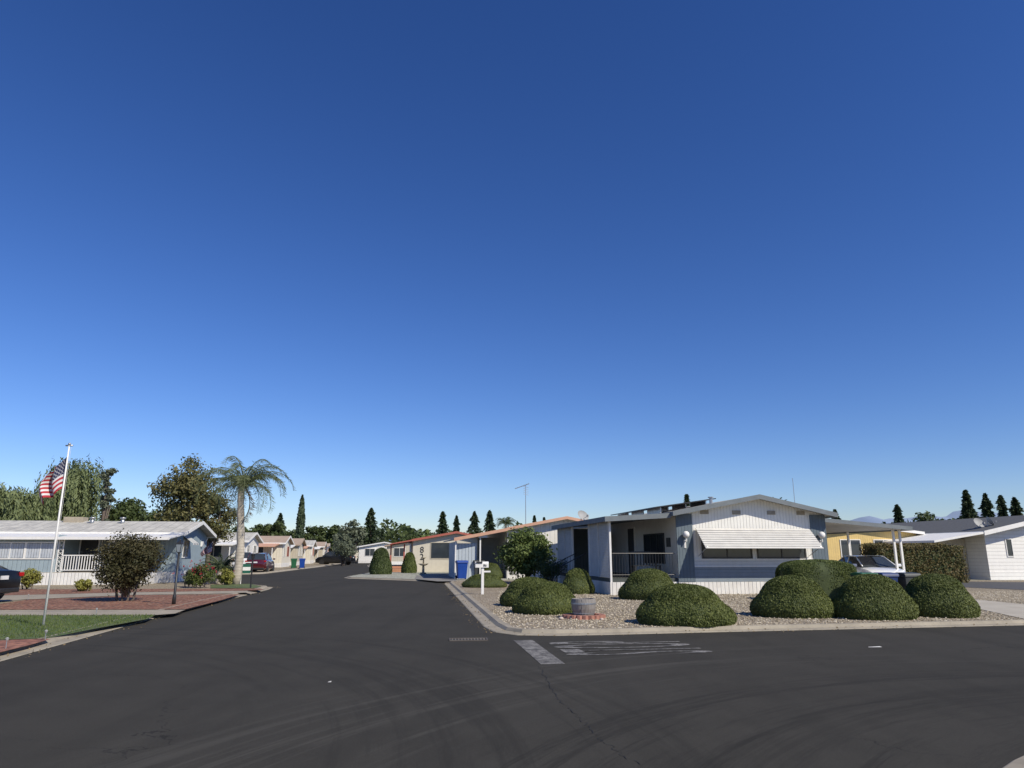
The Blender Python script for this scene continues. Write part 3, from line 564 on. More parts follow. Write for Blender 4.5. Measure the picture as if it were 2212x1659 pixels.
def mast(name,label,cat,x,y,z0,z1,r0=.015):
    t=thing(name,label,cat,x,y,z0); MB().tube([(0,0,0),(0,0,z1-z0)],[r0,r0*.6],6).tube([(0,0,0),(0,0,.05)],.08,8).done('mast',t,galv); return t
a=at(1744,36); mast('whip_antenna','thin vertical whip antenna standing behind the roof','antenna',a,37,0,zat(1033,37),.022)
def dish(label,x,y,z,rot,s=.35):
    t=thing('satellite_dish',label,'satellite dish',x,y,z,rot); m=MB(); k=5;n=16; vs=[(0,0,0)]
    for i in range(1,k+1):
        for j in range(n): rr=i/k*s; vs.append((rr*math.cos(2*math.pi*j/n),-.35*(rr*rr)/s,rr*math.sin(2*math.pi*j/n)*.8))
    fs=[(0,1+j,1+(j+1)%n) for j in range(n)]+[(1+(i-1)*n+j,1+i*n+j,1+i*n+(j+1)%n,1+(i-1)*n+(j+1)%n) for i in range(1,k) for j in range(n)]
    vs=[(v[0],v[1]*math.cos(.5)-v[2]*-math.sin(.5),v[2]*math.cos(.5)+.45) for v in vs]
    m.add(vs,fs).done('reflector',t,grey,True)
    MB().tube([(0,.05,-.0),(0,.05,.35),(0,.02,.45)],.025,6).done('mount',t,galv); MB().tube([(0,0,.25),(0,-.4,.4)],.012,5).box(-.04,.04,-.46,-.38,.37,.47).done('feed_arm',t,grey)
x,y=loc(e,-1.5,8.6); dish('grey satellite dish on the porch roof',x,y,2.98,40,.36)
e2=ghouse('peach_trimmed_house','cream mobile home with peach roof trim and carport',-.3,45,ROT,7.4,16,.5,2.95,3.65,3.7,nmat('cream_white_siding',(.75,.72,.65),(.7,.67,.6),rib='v',ribw=.3),skirtm,roofw,peach,ov=.05,ovf=.5)
m=MB(); zl=2.3; m.add([(-3.3,-.5,zl),(-.06,-.5,2.9),(-.06,10,2.9),(-3.3,10,zl),(-3.3,-.5,zl+.08),(-.06,-.5,2.98),(-.06,10,2.98),(-3.3,10,zl+.08)],[(0,3,2,1),(4,5,6,7),(0,1,5,4),(1,2,6,5),(2,3,7,6),(3,0,4,7)]); cp=m.done('carport_roof',e2,roofw)
MB().add([(-3.33,-.54,zl-.08),(-.06,-.54,2.84),(-.06,-.54,3.02),(-3.33,-.54,zl+.12),(-3.33,-.5,zl-.08),(-.06,-.5,2.84),(-.06,-.5,3.02),(-3.33,-.5,zl+.12)],[(0,1,2,3),(4,7,6,5),(0,4,5,1),(2,6,7,3)]).done('carport_fascia',cp,peach)
MB().box(-3.1,-1.9,.0,.05,0,2.1).box(-3.15,-3.1,0,6,0,2.2).done('corrugated_screen',cp,nmat('pale_blue_metal',(.45,.5,.54),(.4,.45,.49),rib='v',ribw=.2,ribd=.03))
for a in (-3.2,-1.7): MB().box(a-.04,a+.04,-.3,-.22,0,2.4).done('carport_post',cp,white)
MB().box(-1.5,-.1,3,3.05,.0,2.5).done('shed_wall',cp,grey)
window(e2,face(7.4,16,'S'),1.0,1.3,1.4,1.0)
x0=at(1136,50); t=thing('tv_antenna','tall rooftop television antenna with crossed elements','antenna',x0,50,3.2); zt=zat(1048,50)-3.2
MB().tube([(0,0,0),(0,0,zt)],[.03,.02],6).done('mast',t,galv)
m=MB().tube([(-.75,0,zt-.25),(.25,0,zt+.1)],.025,5)
for i in range(7):
    q=-.7+i*.15; m.tube([(q,-.35-.03*i,zt-.22+(q+.7)*.35),(q,.35+.03*i,zt-.22+(q+.7)*.35)],.012,4)
for i in range(5): m.tube([(-.15,-.1,zt-.1-i*.13),(.2,.1,zt-.16-i*.13)],.016,4)
m.done('antenna_elements',t,galv)
e3=ghouse('red_trimmed_house','beige mobile home with red roof trim and number 82',-8.25,60.7,ROT,7.0,16,.3,2.55,3.2,3.6,offw,offw,rooft,redtrim,ov=.1,ovf=.35)
S3=face(7,16,'S'); window(e3,S3,1.5,1.1,1.6,1.25,fm=beige,nx=1)
m=MB(); m.add([(-1.9,-.5,2.2),(-.1,-.5,2.5),(-.1,8,2.5),(-1.9,8,2.2),(-1.9,-.5,2.28),(-.1,-.5,2.6),(-.1,8,2.6),(-1.9,8,2.28)],[(0,3,2,1),(4,5,6,7),(0,1,5,4),(1,2,6,5),(2,3,7,6),(3,0,4,7)]).done('porch_roof',e3,redtrim)
MB().box(-1.9,-.05,.3,8,.3,.45).box(-1.7,-.4,-.3,.3,0,.28).done('porch_deck',e3,orange)
for a in (-1.8,-.7): MB().box(a-.06,a+.06,.32,.44,.45,2.25).done('porch_post',e3,redtrim)
door(e3,face(7,16,'W'),1.2,.45,.9,1.9,m=darkg)
def text(name,body,size,ext,parent,loc_,rot_,mat,off=0):
    c=bpy.data.curves.new(name,'FONT'); c.body=body; c.size=size; c.extrude=ext; c.align_x='CENTER'; c.offset=off
    o=bpy.data.objects.new('tmp',c); COL.objects.link(o); dg=bpy.context.evaluated_depsgraph_get(); me=bpy.data.meshes.new_from_object(o.evaluated_get(dg)); bpy.data.objects.remove(o)
    me.materials.clear(); q=mkobj(name,me,parent,[mat]); q.location=loc_; q.rotation_euler=rot_; return q
text('house_number','8',.7,.01,e3,(.75,-.02,1.55),(math.pi/2,0,0),black); text('house_number','2',.7,.01,e3,(.75,-.02,.98),(math.pi/2,0,0),black)
e4=ghouse('pale_blue_house','pale blue mobile home with white awning and porch',-18.0,39.1,ROT+90,6.2,19,.55,2.55,3.22,3.1,paleblue,skirtm,roofw,white,ov=.25,ovf=.45)
Wf=face(6.2,19,'W');S4=face(6.2,19,'S')
def slab(pts,t): return MB().add(list(pts)+[(p[0],p[1],p[2]+t) for p in pts],[(0,3,2,1),(4,5,6,7),(0,1,5,4),(1,2,6,5),(2,3,7,6),(3,0,4,7)])
aw=slab([(-2.75,-.4,2.2),(-.27,-.4,2.46),(-.27,19,2.46),(-2.75,19,2.2)],.06).done('porch_awning',e4,whitemetal); MB().box(-2.79,-2.76,-.42,19,2.16,2.29).done('awning_gutter',aw,white)
MB().box(-2.4,-.03,.6,19,.42,.6).done('porch_floor',e4,concrete); MB().box(-2.45,-2.41,.58,19,-.05,.58).box(-2.41,-.03,.58,.62,-.05,.58).done('porch_skirting',e4,skirtm)
for yy in (.7,2.3,4.6):
    m=MB().box(-2.4,-2.36,yy-.02,yy+.02,.6,2.22).box(-2.4,-2.36,yy+.2,yy+.24,.6,2.22)
    for i in range(8): m.tube([(-2.38,yy,.6+i*.2),(-2.38,yy+.22,.8+i*.2)],.012,4).tube([(-2.38,yy+.22,.6+i*.2),(-2.38,yy,.8+i*.2)],.012,4)
    m.done('lattice_post',e4,white)
m=MB().box(-2.42,-2.36,.9,4.6,1.38,1.43).box(-2.41,-2.37,.9,4.6,.68,.72)
for i in range(30): m.box(-2.4,-2.38,.95+i*.123,.99+i*.123,.7,1.4)
m.done('porch_railing',e4,white)
MB().box(-2.4,-2.3,4.9,19,.6,1.25).box(-2.38,-.03,4.86,4.9,.6,2.4).box(-2.4,-2.3,4.9,19,2.02,2.19).done('sun_room',e4,paleblue)
def mpR(u,o,v): return (-2.4-o,u,v)
for i in range(6): window(e4,mpR,5.0+i*1.35,1.27,1.25,.73,cur=1,nx=2)
window(e4,Wf,2.4,1.2,1.3,1.1,nx=2); door(e4,Wf,3.9,.6,.85,1.9,m=darkg)
window(e4,S4,1.2,1.3,1.0,.9); MB().box(4.8,5.05,.0,.1,1.9,2.2,S4).done('wall_lamp',e4,white)
m=MB()
for i in range(8): m.add([S4(1.05+i*.16,.03,2.42),S4(1.21+i*.16,.03,2.42),S4(1.21+i*.16,.55,2.05),S4(1.05+i*.16,.55,2.05),S4(1.05+i*.16,.55,1.95),S4(1.21+i*.16,.55,1.95)],[(0,1,2,3),(3,2,5,4)],i%2)
m.done('striped_awning',e4,[white,slate])
cs=slab([(-6,8.6,2.35),(-2.8,8.6,2.5),(-2.8,16,2.5),(-6,16,2.35)],.07).done('side_awning',e4,whitemetal)
for yy in (8.8,12): MB().box(-5.9,-5.84,yy,yy+.06,-.05,2.35).done('awning_post',cs,white)
MB().box(2.6,3.4,5.9,6.9,3.1,3.5).done('roof_cooler',e4,tanv,bev=.02)
for yy in (3.7,5.3): v=MB().tube([(2.4,yy,3.0),(2.4,yy,3.4)],.1,10).tube([(2.4,yy,3.4),(2.4,yy,3.48)],.16,10).done('roof_vent',e4,galv,True)
e5=ghouse('yellow_house','yellow mobile home seen through the carport',at(1720,47),45,ROT,7.5,14,.5,2.75,3.2,3.7,yellow,skirtm,roofw,white)
window(e5,face(7.5,14,'S'),4.5,1.3,1.3,1.0,nx=2); window(e5,face(7.5,14,'S'),2.2,1.3,1.3,1.0,nx=2)
e6=ghouse('white_house','white lap sided mobile home with grey shingle roof',at(2120,43),42.5,ROT,9.5,16,.45,2.75,3.75,4.9,whitelap,whitelap,roofd,white,ov=.5,ovf=.6,fh=.35)
S6=face(9.5,16,'S'); window(e6,S6,1.35,1.35,.35,.95,nx=1); window(e6,S6,3.6,1.2,1.5,1.2)
cp=slab([(-3.8,-.6,2.1),(-.55,-.6,2.6),(-.55,10,2.6),(-3.8,10,2.1)],.12).done('side_roof',e6,white)
MB().box(-1.8,-.02,1.5,10,0,2.35).done('side_room',e6,beige); window(e6,lambda u,o,v:(u,1.5-o,v),-1.3,1.2,.5,.8,fm=beige,nx=1)
e7=ghouse('dark_roofed_house','low mobile home with dark shingle roof and metal carport',at(2075,56)-2,56,ROT+90,8,13,.5,2.6,3.5,4,whitelap,whitelap,roofd,white,ov=.4)
cp=thing('metal_carport','long pale blue corrugated metal carport on posts','carport',at(1872,46),46,.09,ROT)
slab([(0,0,2.3),(7.5,-.6,2.15),(7.5,6,2.3),(0,6,2.5)],.35).done('carport_roof',cp,nmat('carport_ribbed',(.42,.46,.52),(.36,.4,.46),rib='v',ribw=.25,ribd=.04))
for a in (.1,2.5,5,7.3): MB().box(a,a+.08,.05,.13,0,2.3).done('carport_post',cp,white)
dish('grey satellite dish beside another on the white house',at(2128,43.5),43.8,2.95,20,.4); dish('tilted satellite dish on the white house roof',at(2152,43.5),43.8,3.05,70,.38)
x,y=gp(2165,1247,.09); ac=thing('air_conditioner','grey boxy air conditioner unit beside the white house','air conditioner',x,y,.09,ROT)
MB().box(-.38,.38,-.38,.38,.05,.85).done('casing',ac,nmat('louvred_grey',(.28,.29,.29),rib='h',ribw=.05,ribd=.02),bev=.02); MB().tube([(0,0,.85),(0,0,.9)],.28,16).done('fan_grille',ac,black)
cols=[(whitevert,roofw,white,'white'),(cream,rooft,white,'cream'),(beige,rooft,rooft,'tan'),(cream,roofw,white,'cream'),(beige,rooft,white,'tan'),(whitevert,rooft,white,'white')]
for i,(xx,yy) in enumerate([(-24.2,66),(-25.2,80),(-27.6,94),(-29.8,108),(-32.2,124),(-36,142)]):
    c=cols[i]; w=6.6
    h=ghouse('street_house','%s mobile home along the bending street'%c[3],xx,yy,ROT+90+i*.6,w,15,.45,2.6,3.35,w/2,c[0],skirtm,c[1],c[2],group='mobile homes down the street')
    window(h,face(w,15,'S'),1.0,1.2,1.1,1.0); window(h,face(w,15,'S'),4.0,1.2,1.3,1.0,fm=redtrim if i%2 else white); window(h,face(w,15,'W'),2,1.2,1.3,1.0); window(h,face(w,15,'W'),7,1.2,1.3,1.0)
    cp=slab([(-3.6,.3,2.15),(-.28,.3,2.45),(-.28,10,2.45),(-3.6,10,2.15)],.1).done('carport_roof',h,[white,peach][i%2])
    for a in (.5,3.5,6.5): MB().box(-3.5,-3.42,a,a+.08,-.05,2.15).done('carport_post',cp,white)
for i,(px,Y,c) in enumerate([(775,118,cols[0]),(835,100,cols[2]),(700,165,cols[1])]):
    h=ghouse('street_house','low mobile home at the far bend of the street',at(px,Y),Y,ROT,8,12,.4,2.5,3.2,4,c[0],skirtm,roofd if i==0 else c[1],c[2],group='mobile homes down the street')
    window(h,face(8,12,'S'),1,1.1,1.5,1.1); window(h,face(8,12,'S'),4.6,1.1,1.5,1.1)
# ---------------------------------------------------------------- vehicles
def car(label,cat,x,y,rot,pm,kind,z=.02,scale=1):
    e=thing('parked_'+cat.replace(' ','_'),label,cat,x,y,z,rot,None,scale)
    suv=kind=='suv'; tr=kind=='truck'; k=.14 if suv else (.2 if tr else 0); Lx=1.15 if tr else 1
    st=[(-2.35,.76,.42,.80+k),(-2.28,.86,.3,.98+k),(-1.9,.9,.24,1.03+k),(-1.2,.915,.22,1.03+k),(0,.92,.2,.99+k),(1.15,.915,.22,.97+k),(1.9,.88,.24,.86+k),(2.25,.78,.3,.72+k),(2.36,.66,.38,.6+k)]
    vs=[];fs=[]; q=[(-.86,0,0),(-1,.14,0),(-1.005,.5,1),(-.97,-.12,2),(-.88,-.02,2),(-.4,.012,2),(.4,.012,2),(.88,-.02,2),(.97,-.12,2),(1.005,.5,1),(1,.14,0),(.86,0,0)]
    n=len(q)
    for (yy,hw,zb,zt) in st:
        for a,dz,mo in q: vs.append((a*hw,yy*Lx,(zb+dz) if mo==0 else ((zb+(zt-zb)*dz) if mo==1 else zt+dz)))
    for i in range(len(st)-1):
        for j in range(n): fs.append((i*n+j,i*n+(j+1)%n,(i+1)*n+(j+1)%n,(i+1)*n+j))
    fs+= [tuple(range(n)),tuple(range((len(st)-1)*n+n-1,(len(st)-1)*n-1,-1))]
    b=MB().add(vs,fs).done('body',e,pm,True,bev=.02)
    zb=.97+k; zt=1.44 if kind=='sedan' else (1.7 if suv else 1.85)
    if kind=='sedan': gh=[(-1.85,.78,.76,zb+.03),(-1.0,.8,.6,zt-.03),(-.3,.8,.62,zt),(.4,.8,.6,zt-.03),(1.3,.78,.74,zb+.02)]
    elif suv: gh=[(-2.2,.8,.76,zb+.04),(-1.95,.8,.64,zt-.06),(-1,.81,.65,zt),(.3,.8,.63,zt-.03),(1.2,.78,.74,zb+.02)]
    else: gh=[(-.75,.8,.7,zb+.1),(-.65,.8,.66,zt-.04),(0,.81,.66,zt),(.6,.8,.64,zt-.03),(1.4,.78,.74,zb+.02)]
    vs=[];fs=[]
    for (yy,a,c,z1) in gh: vs+=[(-a,yy*Lx,zb-.03),(-c,yy*Lx,z1),(c,yy*Lx,z1),(a,yy*Lx,zb-.03)]
    for i in range(len(gh)-1):
        for j in range(3): fs.append((i*4+j,i*4+j+1,(i+1)*4+j+1,(i+1)*4+j))
    fs+=[(0,1,2,3),(len(gh)*4-1,len(gh)*4-2,len(gh)*4-3,len(gh)*4-4)]
    MB().add(vs,fs).done('windows',e,glass)
    g=gh; m=MB(); a1,a2,a3=g[1],g[2],g[3]; vs=[]
    for (yy,a,c,z1) in (a1,a2,a3): vs+=[(-c-.012,yy*Lx,z1-.02),(-c*.8,yy*Lx,z1+.025),(c*.8,yy*Lx,z1+.025),(c+.012,yy*Lx,z1-.02)]
    m.add(vs,[(i*4+j,i*4+j+1,i*4+4+j+1,i*4+4+j) for i in (0,1) for j in range(3)])
    for s in (-1,1):
        for i in range(len(g)-1): m.tube([(s*(g[i][2]+.005),g[i][0]*Lx,g[i][3]),(s*(g[i+1][2]+.005),g[i+1][0]*Lx,g[i+1][3])],.03,5)
        m.tube([(s*a2[1],a2[0]*Lx,zb-.02),(s*a2[2],a2[0]*Lx,a2[3])],.035,5)
    m.done('roof',e,pm,True)
    for s in (-1,1):
        for yy in (-1.4*Lx,1.42*Lx):
            w=MB().tube([(s*.7,yy,.33),(s*.9,yy,.33)],.33,20).done('wheel',e,tyrem,bev=.03); MB().tube([(s*.89,yy,.33),(s*.915,yy,.33)],.21,12).done('rim',w,galv)
            MB().tube([(s*.6,yy,.36),(s*.917,yy,.36)],.385,20).done('wheel_arch',e,black)
        MB().box(s*.8-.1,s*.8+.1,-2.35*Lx,-2.22*Lx,.8+k,.93+k).done('tail_light',e,redl,bev=.02)
        MB().box(s*.66-.14,s*.66+.14,2.14*Lx,2.32*Lx,.62+k,.72+k).done('headlight',e,clearl,bev=.02)
        MB().box(s*.97-.1,s*.97+.1,.95,1.07,zb-.0,zb+.13).done('mirror',e,pm,bev=.03)
    MB().box(-.16,.16,-2.385*Lx,-2.35*Lx,.72+k,.84+k).done('number_plate',e,fw_)
    MB().box(-.75,.75,-2.37*Lx,-2.2*Lx,.3,.45).done('rear_bumper',e,black,bev=.03); MB().box(-.62,.62,2.2*Lx,2.375*Lx,.3,.44).done('front_bumper',e,black,bev=.03)
    if tr: MB().box(-.7,.7,-2.2*Lx,-.9*Lx,zb+.03,zb+.09).done('truck_bed',e,black)
    return e
car('dark red sport utility vehicle parked with its rear showing','car',at(565,62),62,8,redp,'suv',scale=.93)
car('white sport utility vehicle parked by the pale house','car',at(527,64),64.5,14,whitep,'suv',.09,.95)
x,y=gp(30,1313); car('black sedan parked on the concrete drive','car',x-3.15,y+.75,ROT+78,blackp,'sedan',.1,.97)
x,y=gp(728,1221); car('dark pickup truck parked across the street','pickup truck',x-1,y+3,ROT+70,blackp,'truck')
car('white sedan parked under the carport','car',at(1872,32.5),32.6,ROT+168,whitep,'sedan',.1,.96)
# ---------------------------------------------------------------- bins, mailbox etc
def wbin(label,x,y,rot,bm_,lm,group='wheeled rubbish bins',z=.09,scale=1):
    e=thing('wheelie_bin',label,'bin',x,y,z,rot,group,scale)
    MB().add([(-.24,-.25,.06),(.24,-.25,.06),(.24,.25,.06),(-.24,.25,.06),(-.31,-.34,1.0),(.31,-.34,1.0),(.31,.34,1.0),(-.31,.34,1.0)],[(0,3,2,1),(4,5,6,7),(0,1,5,4),(1,2,6,5),(2,3,7,6),(3,0,4,7)]).box(-.335,.335,-.365,.365,.94,1.0).done('body',e,bm_,bev=.02)
    MB().prism([(-.38,1.0),(.38,1.0),(.38,1.06),(.1,1.1),(-.32,1.08)],-.34,.34,'x').done('lid',e,lm,bev=.02)
    for s in (-1,1): MB().tube([(s*.25,.3,.12),(s*.31,.3,.12)],.12,12).done('wheel',e,tyrem)
    MB().tube([(-.28,.42,1.0),(.28,.42,1.0)],.02,6).done('handle',e,bm_)
    return e
for px,py,b1,l1,lb in [(997,1252,binblue,binblue,'blue wheeled bin with its lid closed by the screen'),(1033,1250,bingrey,bingrey,'charcoal wheeled bin beside the blue bin'),(634,1228,bingreen,bingreen,'green wheeled bin at the street edge'),(652,1228,binblue,binblue,'blue wheeled bin at the street edge'),(2068,1244,bingrey,bingrey,'charcoal wheeled bin beside the hedge')]:
    x,y=gp(px,py,.09); wbin(lb,x,y,ROT+5,b1,l1,scale=.9 if px<700 else 1)
for px,b1,l1,lb in ((1862,bingrey,bingreen,'charcoal wheeled bin with green lid behind the junipers'),(1905,binnavy,binnavy,'dark blue wheeled bin behind the junipers'),(1952,bingrey,bingrey,'charcoal wheeled bin behind the junipers')): wbin(lb,at(px,23),23,ROT,b1,l1,scale=.84)
x,y=gp(1042,1284,.09); mb=thing('mailbox','white mailbox with number 86 on a white wooden post','mailbox',x,y,.09,ROT)
MB().box(-.05,.05,-.05,.05,-.03,.98).box(-.06,.3,-.04,.04,.8,.86).done('post',mb,white,bev=.005)
pr=[(-.09,.98),(.09,.98),(.09,1.11)]+[(.09*math.cos(a),1.11+.09*math.sin(a)) for a in [math.pi*i/8 for i in range(1,8)]]+[(-.09,1.11)]
MB().prism(pr,-.28,.22,'x').done('box',mb,white); MB().prism(pr,-.3,-.283,'x').done('box_door',mb,galv)
MB().box(-.26,-.02,-.12,-.095,1.14,1.2).done('flag_arm',mb,black)
text('house_number','86',.13,.004,mb,(.08,-.098,1.02),(math.pi/2,0,0),black)
x,y=gp(1264,1338,.09); y+=.3; bp=thing('barrel_planter','weathered half barrel planter ringed by red scalloped edging','planter',x,y,.09)
prof=[(.24,.06),(.285,.22),(.3,.36),(.285,.45)]
m=MB(); n=24
vs=[(rr*math.cos(2*math.pi*j/n),rr*math.sin(2*math.pi*j/n),z) for rr,z in prof+[(.255,.45),(.25,.38)] for j in range(n)]; kk=6
m.add(vs,[(i*n+j,i*n+(j+1)%n,(i+1)*n+(j+1)%n,(i+1)*n+j) for i in range(kk-1) for j in range(n)]).done('staves',bp,wood)
for z0,rr in ((.12,.262),(.33,.303)): MB().tube([(0,0,z0),(0,0,z0+.035)],rr,24).done('hoop',bp,galv)
MB().tube([(0,0,.3),(0,0,.39)],.25,20).done('soil',bp,dirt)
terra=nmat('terracotta',(.42,.2,.15),(.33,.15,.11))
m=MB()
for i in range(20):
    a=2*math.pi*i/20; m.tube([(.44*math.cos(a),.38*math.sin(a),-.02),(.44*math.cos(a),.38*math.sin(a),.09)],.08,8)
m.done('scalloped_edging',bp,terra)
ps=nmat('pale_stone',(.55,.45,.38))
for px,py,s in ((1212,1339,.06),(1235,1338,.05),(1300,1341,.05)):
    x,y=gp(px,py,.09); o=MB().ball((0,0,.03),s,n=8,k=6,zs=.7).done('garden_stone',None,ps,True); o.location=(x,y,.09); tag(o,'pale rounded stone lying on the gravel','stone')
putty=nmat('putty',(.5,.46,.38))
for px,py in ((2003,1250),(2046,1254)):
    x,y=gp(px,py,.09); u=thing('utility_pedestal','beige utility pedestal standing in the yard','utility box',x,y,.09,ROT,'utility pedestals'); MB().box(-.12,.12,-.1,.1,0,.8).done('cabinet',u,putty,bev=.02); MB().box(-.14,.14,-.12,.12,.8,.86).done('cap',u,galv)
x,y=gp(93,1353,.09); fp=thing('flagpole','slim white flagpole standing on the lawn','flagpole',x,y,.09); zt=zat(962,y)-.09
MB().tube([(0,0,0),(0,0,zt*.5),(0,0,zt)],[.026,.022,.015],10).done('pole',fp,white,True); MB().ball((0,0,zt+.03),.03).box(-.08,.08,-.012,.012,zt-.02,zt+.01).done('finial',fp,galv,True); MB().tube([(.045,0,.9),(.045,0,zt)],.003,4).done('halyard',fp,white)
def flag(label,x,y,z,rot,hoist,fly,droop,seed=0):
    nu,nv=40,39; me=bpy.data.meshes.new('american_flag'); vs=[];fs=[];mi=[]
    for j in range(nv+1):
        v=j/nv
        for i in range(nu+1):
            u=i/nu; s=math.sin(u*12+v*2.5)*.08*(u+.15)+math.sin(u*21+1+v*3)*.03*u
            vs.append((-fly*(u**.85)*(.4+.2*math.sin(v*2.6))+.02,s*1.7,-hoist*v-droop*u**.95*(1-.35*v)+.03*math.sin(u*10+v)))
    for j in range(nv):
        for i in range(nu):
            fs.append((j*(nu+1)+i,j*(nu+1)+i+1,(j+1)*(nu+1)+i+1,(j+1)*(nu+1)+i)); k=0 if (j//3)%2==0 else 1
            if i<16 and j<21: k=1 if (j%4==1 and i%3==1) or (j%4==3 and i%3==2 and i<15) else 2
            mi.append(k)
    me.from_pydata(vs,[],fs); me.polygons.foreach_set('material_index',mi); me.polygons.foreach_set('use_smooth',[True]*len(fs))
    o=mkobj('american_flag',me,None,[fr_,fw_,fb_]); o.location=(x,y,z); o.rotation_euler=(0,0,math.radians(rot)); tag(o,label,'flag'); return o
flag('american flag drooping from the slim white flagpole',x-.02,y,.09+zt-.24,0,.74,.92,.5)
X=at(415,37.6)
pb=thing('flag_bracket_pole','short slanted pole fixed to the blue house corner','flagpole',X,38.6,2.2); MB().tube([(0,0,-.35),(.45,-.3,.15)],.015,6).done('pole',pb,white)
flag('american flag on a slanted pole at the blue house',X+.7,38.3,2.15,25,.5,.9,.3)
x,y=gp(375,1306,.09); lp_=thing('street_lamp','black garden lamp post with glass lantern','lamp post',x,y,.09)
MB().tube([(0,0,0),(0,0,.25),(0,0,.3),(0,0,1.5)],[.06,.055,.038,.034],10).tube([(0,0,1.5),(0,0,1.55)],[.03,.07],8).done('post',lp_,black,True)
MB().add([(a*.05,b*.05,1.55) for a,b in ((-1,-1),(1,-1),(1,1),(-1,1))]+[(a*.085,b*.085,1.78) for a,b in ((-1,-1),(1,-1),(1,1),(-1,1))],[(0,1,5,4),(1,2,6,5),(2,3,7,6),(3,0,4,7),(0,3,2,1)]).done('lantern_glass',lp_,glassmat('lantern_glass_m',(.15,.17,.18)))
m=MB()
for a,b in ((-1,-1),(1,-1),(1,1),(-1,1)): m.tube([(a*.05,b*.05,1.55),(a*.088,b*.088,1.78)],.008,4)
m.tube([(0,0,1.78),(0,0,1.88)],[.13,.03],4).ball((0,0,1.9),.025).done('lantern_frame',lp_,black)
x,y=gp(541,1271,.09); t=thing('post_light','short dark post light at the kerb','lamp post',x,y,.09); MB().tube([(0,0,0),(0,0,1.25)],.035,8).done('post',t,black); MB().tube([(0,0,1.25),(0,0,1.45)],[.06,.09],8).tube([(0,0,1.45),(0,0,1.5)],[.12,.03],8).done('lantern',t,black)
x,y=gp(528,1262,.09); t=thing('yard_sign','green and white yard sign hanging from a white post','sign',x,y,.09,15,None,.85)
MB().box(-.26,-.2,-.03,.03,0,1.35).box(-.2,.3,-.02,.02,1.22,1.27).done('post',t,white); MB().box(-.17,.27,-.012,.012,.62,1.16).done('panel',t,nmat('sign_green',(.01,.11,.07))); MB().box(-.17,.27,-.016,-.013,.78,.98).done('white_band',t,white)
for px,py in ((12,1403),(97,1384),(207,1330),(60,1296)):
    x,y=gp(px,py,.09); t=thing('garden_light','small white path light on a stake','garden light',x,y,.1,0,'small path lights'); MB().tube([(0,0,0),(0,0,.13)],.007,6).done('stake',t,galv); MB().tube([(0,0,.13),(0,0,.16)],[.02,.025],8).tube([(0,0,.16),(0,0,.175)],[.03,.01],8).done('lamp_head',t,grey)
x,y=gp(914,1240,.09); t=thing('garden_fountain','pale tiered stone fountain in front of the house','fountain',x,y,.09); m=MB()
m.tube([(0,0,0),(0,0,.1),(0,0,.12),(0,0,.6),(0,0,.62),(0,0,.75)],[.25,.22,.1,.08,.2,.4],12).tube([(0,0,.75),(0,0,1.1),(0,0,1.12),(0,0,1.2)],[.06,.05,.1,.22],12).done('basin',t,concrete,True)
x,y=gp(1012,1383); dr=thing('storm_drain','rusty slotted storm drain grate set in the gutter','drain',x,y,.006,ROT-4)
m=MB().box(-.36,.36,-.17,-.15,0,.02).box(-.36,.36,.15,.17,0,.02).box(-.36,-.34,-.15,.15,0,.02).box(.34,.36,-.15,.15,0,.02).done('frame',dr,nmat('rusty_iron',(.13,.115,.1),(.09,.075,.065)))
m=MB()
for i in range(11): m.box(-.315+i*.06,-.292+i*.06,-.148,.148,.0,.008)
m.done('grate_bars',dr,nmat('worn_iron',(.22,.2,.17),(.14,.125,.11))); MB().box(-.34,.34,-.15,.15,.0,.003).done('drain_opening',dr,nmat('drain_dark',(.006,.006,.006)))
def strip(name,a,b,w,z,mat):
    a=Vector(a);b=Vector(b); d=(b-a).normalized(); nn=Vector((-d.y,d.x))*w/2; return sheet(name,[a-nn,b-nn,b+nn,a+nn],z,mat)
a_=gp(1130,1384); b_=gp(1195,1436)
strip('stop_line_marking',a_,b_,.36,.010,paintw)
t=text('road_lettering','STOP',1.0,0,None,(0,0,0),(0,0,0),paintw,.004); t['kind']='structure'
bb=[v.co.copy() for v in t.data.vertices]; mx=max(v.x for v in bb);mn=min(v.x for v in bb); my=max(v.y for v in bb)
cx,cy=gp(1350,1399)
for v in t.data.vertices:
    u=(v.co.x-mn)/(mx-mn)-.5; w_=v.co.y/my-.5
    v.co=Vector((cx-se*u*1.8-ce*w_*2.45,cy+ce*u*1.8-se*w_*2.45,.011))
r=random.Random(4); pts=[]
A=[gp(1165,1440),gp(1195,1500),gp(1260,1560),gp(1300,1600),gp(1385,1659)]
for i in range(4):
    for j in range(18):
        q=j/18; pts.append((A[i][0]*(1-q)+A[i+1][0]*q+r.uniform(-.03,.03),A[i][1]*(1-q)+A[i+1][1]*q+r.uniform(-.02,.02)))
vs=[];fs=[]
for i,p in enumerate(pts): w_=r.uniform(.001,.0045); vs+=[(p[0]-w_,p[1],.0095),(p[0]+w_,p[1],.0095)]
o=MB().add(vs,[(2*i,2*i+1,2*i+3,2*i+2) for i in range(len(pts)-1)]).done('road_crack',None,nmat('crack_dark',(.014,.014,.013))); o['kind']='structure'
for px,py,w_ in ((712,1475,.022),(1890,1399,.12)):
    x,y=gp(px,py); o=MB().add([(-w_,-.02,.002),(w_,-.014,.004),(w_*.8,.02,.012),(-w_*.9,.016,.003)],[(0,1,2,3)]).done('paper_scrap',None,white); o.location=(x,y,.008); tag(o,'small white scrap of paper lying on the asphalt','litter')
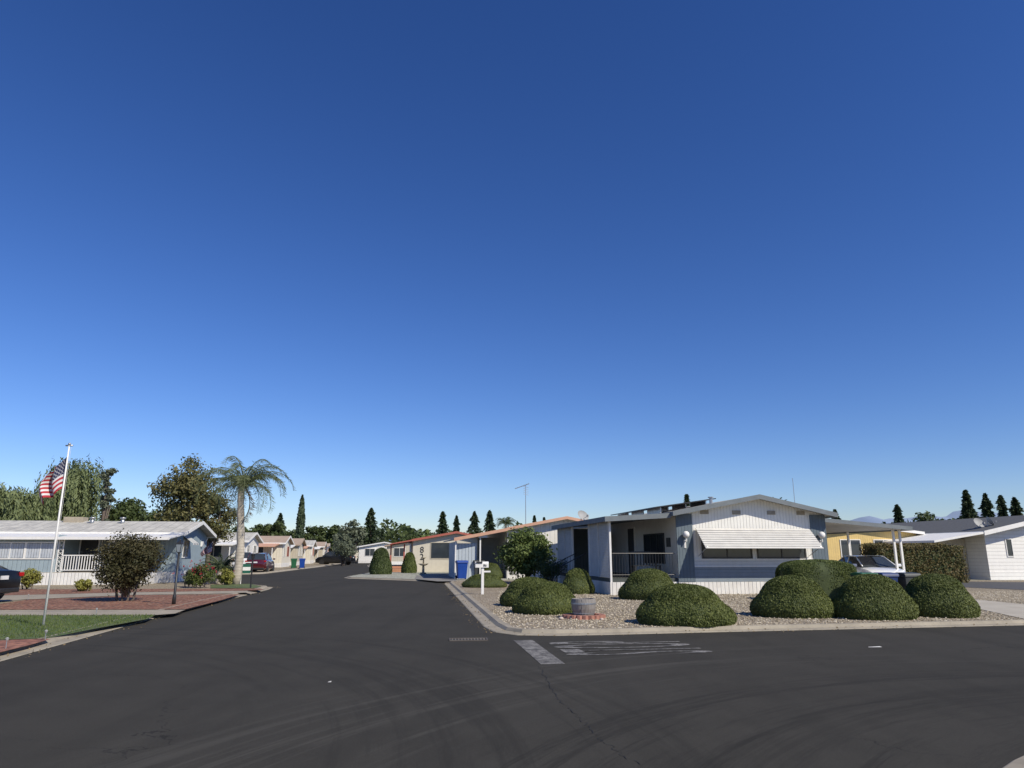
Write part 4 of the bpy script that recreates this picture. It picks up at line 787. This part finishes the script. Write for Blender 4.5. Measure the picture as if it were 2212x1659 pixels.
# ---------------------------------------------------------------- light and camera
az=math.radians(130); el=math.radians(42)
sd=Vector((math.sin(az)*math.cos(el),math.cos(az)*math.cos(el),math.sin(el)))
s=bpy.data.lights.new('sun','SUN'); s.energy=4.9; s.angle=math.radians(.53); s.color=(1,.93,.8); so=bpy.data.objects.new('sun',s); COL.objects.link(so); so.rotation_euler=sd.to_track_quat('Z','Y').to_euler(); so.location=(0,0,50)
w=bpy.data.worlds.new('World'); sc.world=w; w.use_nodes=True; nt=w.node_tree; nt.nodes.clear()
sky=N(nt,'ShaderNodeTexSky'); sky.sky_type='NISHITA'; sky.sun_disc=False; sky.sun_elevation=el; sky.sun_rotation=az; sky.altitude=0; sky.air_density=1.0; sky.dust_density=0; sky.ozone_density=1.0
hs=N(nt,'ShaderNodeHueSaturation'); hs.inputs['Saturation'].default_value=1.22
tm=N(nt,'ShaderNodeMix',data_type='RGBA',blend_type='MULTIPLY'); tm.inputs[0].default_value=1; tm.inputs[7].default_value=(.08,.089,.124,1)
gm=N(nt,'ShaderNodeGamma'); gm.inputs[1].default_value=1.14
vm=N(nt,'ShaderNodeMix',data_type='RGBA',blend_type='MULTIPLY'); vm.inputs[0].default_value=1; vm.inputs[7].default_value=(10,10,10,1)
bg=N(nt,'ShaderNodeBackground'); bg.inputs[1].default_value=.1; out=N(nt,'ShaderNodeOutputWorld')
nt.links.new(sky.outputs[0],hs.inputs['Color']); nt.links.new(hs.outputs[0],tm.inputs[6]); nt.links.new(tm.outputs[2],gm.inputs[0]); nt.links.new(gm.outputs[0],vm.inputs[6]); nt.links.new(vm.outputs[2],bg.inputs[0]); nt.links.new(bg.outputs[0],out.inputs[0])
cam=bpy.data.cameras.new('camera'); cam.lens=F/2212*36; cam.sensor_width=36; cam.clip_end=20000; cam.clip_start=.05
co=bpy.data.objects.new('camera',cam); COL.objects.link(co); co.location=(0,0,1.6); co.rotation_euler=(math.pi/2+TH,0,0); sc.camera=co
sc.view_settings.view_transform='Standard'; sc.view_settings.look='None'; sc.view_settings.exposure=0
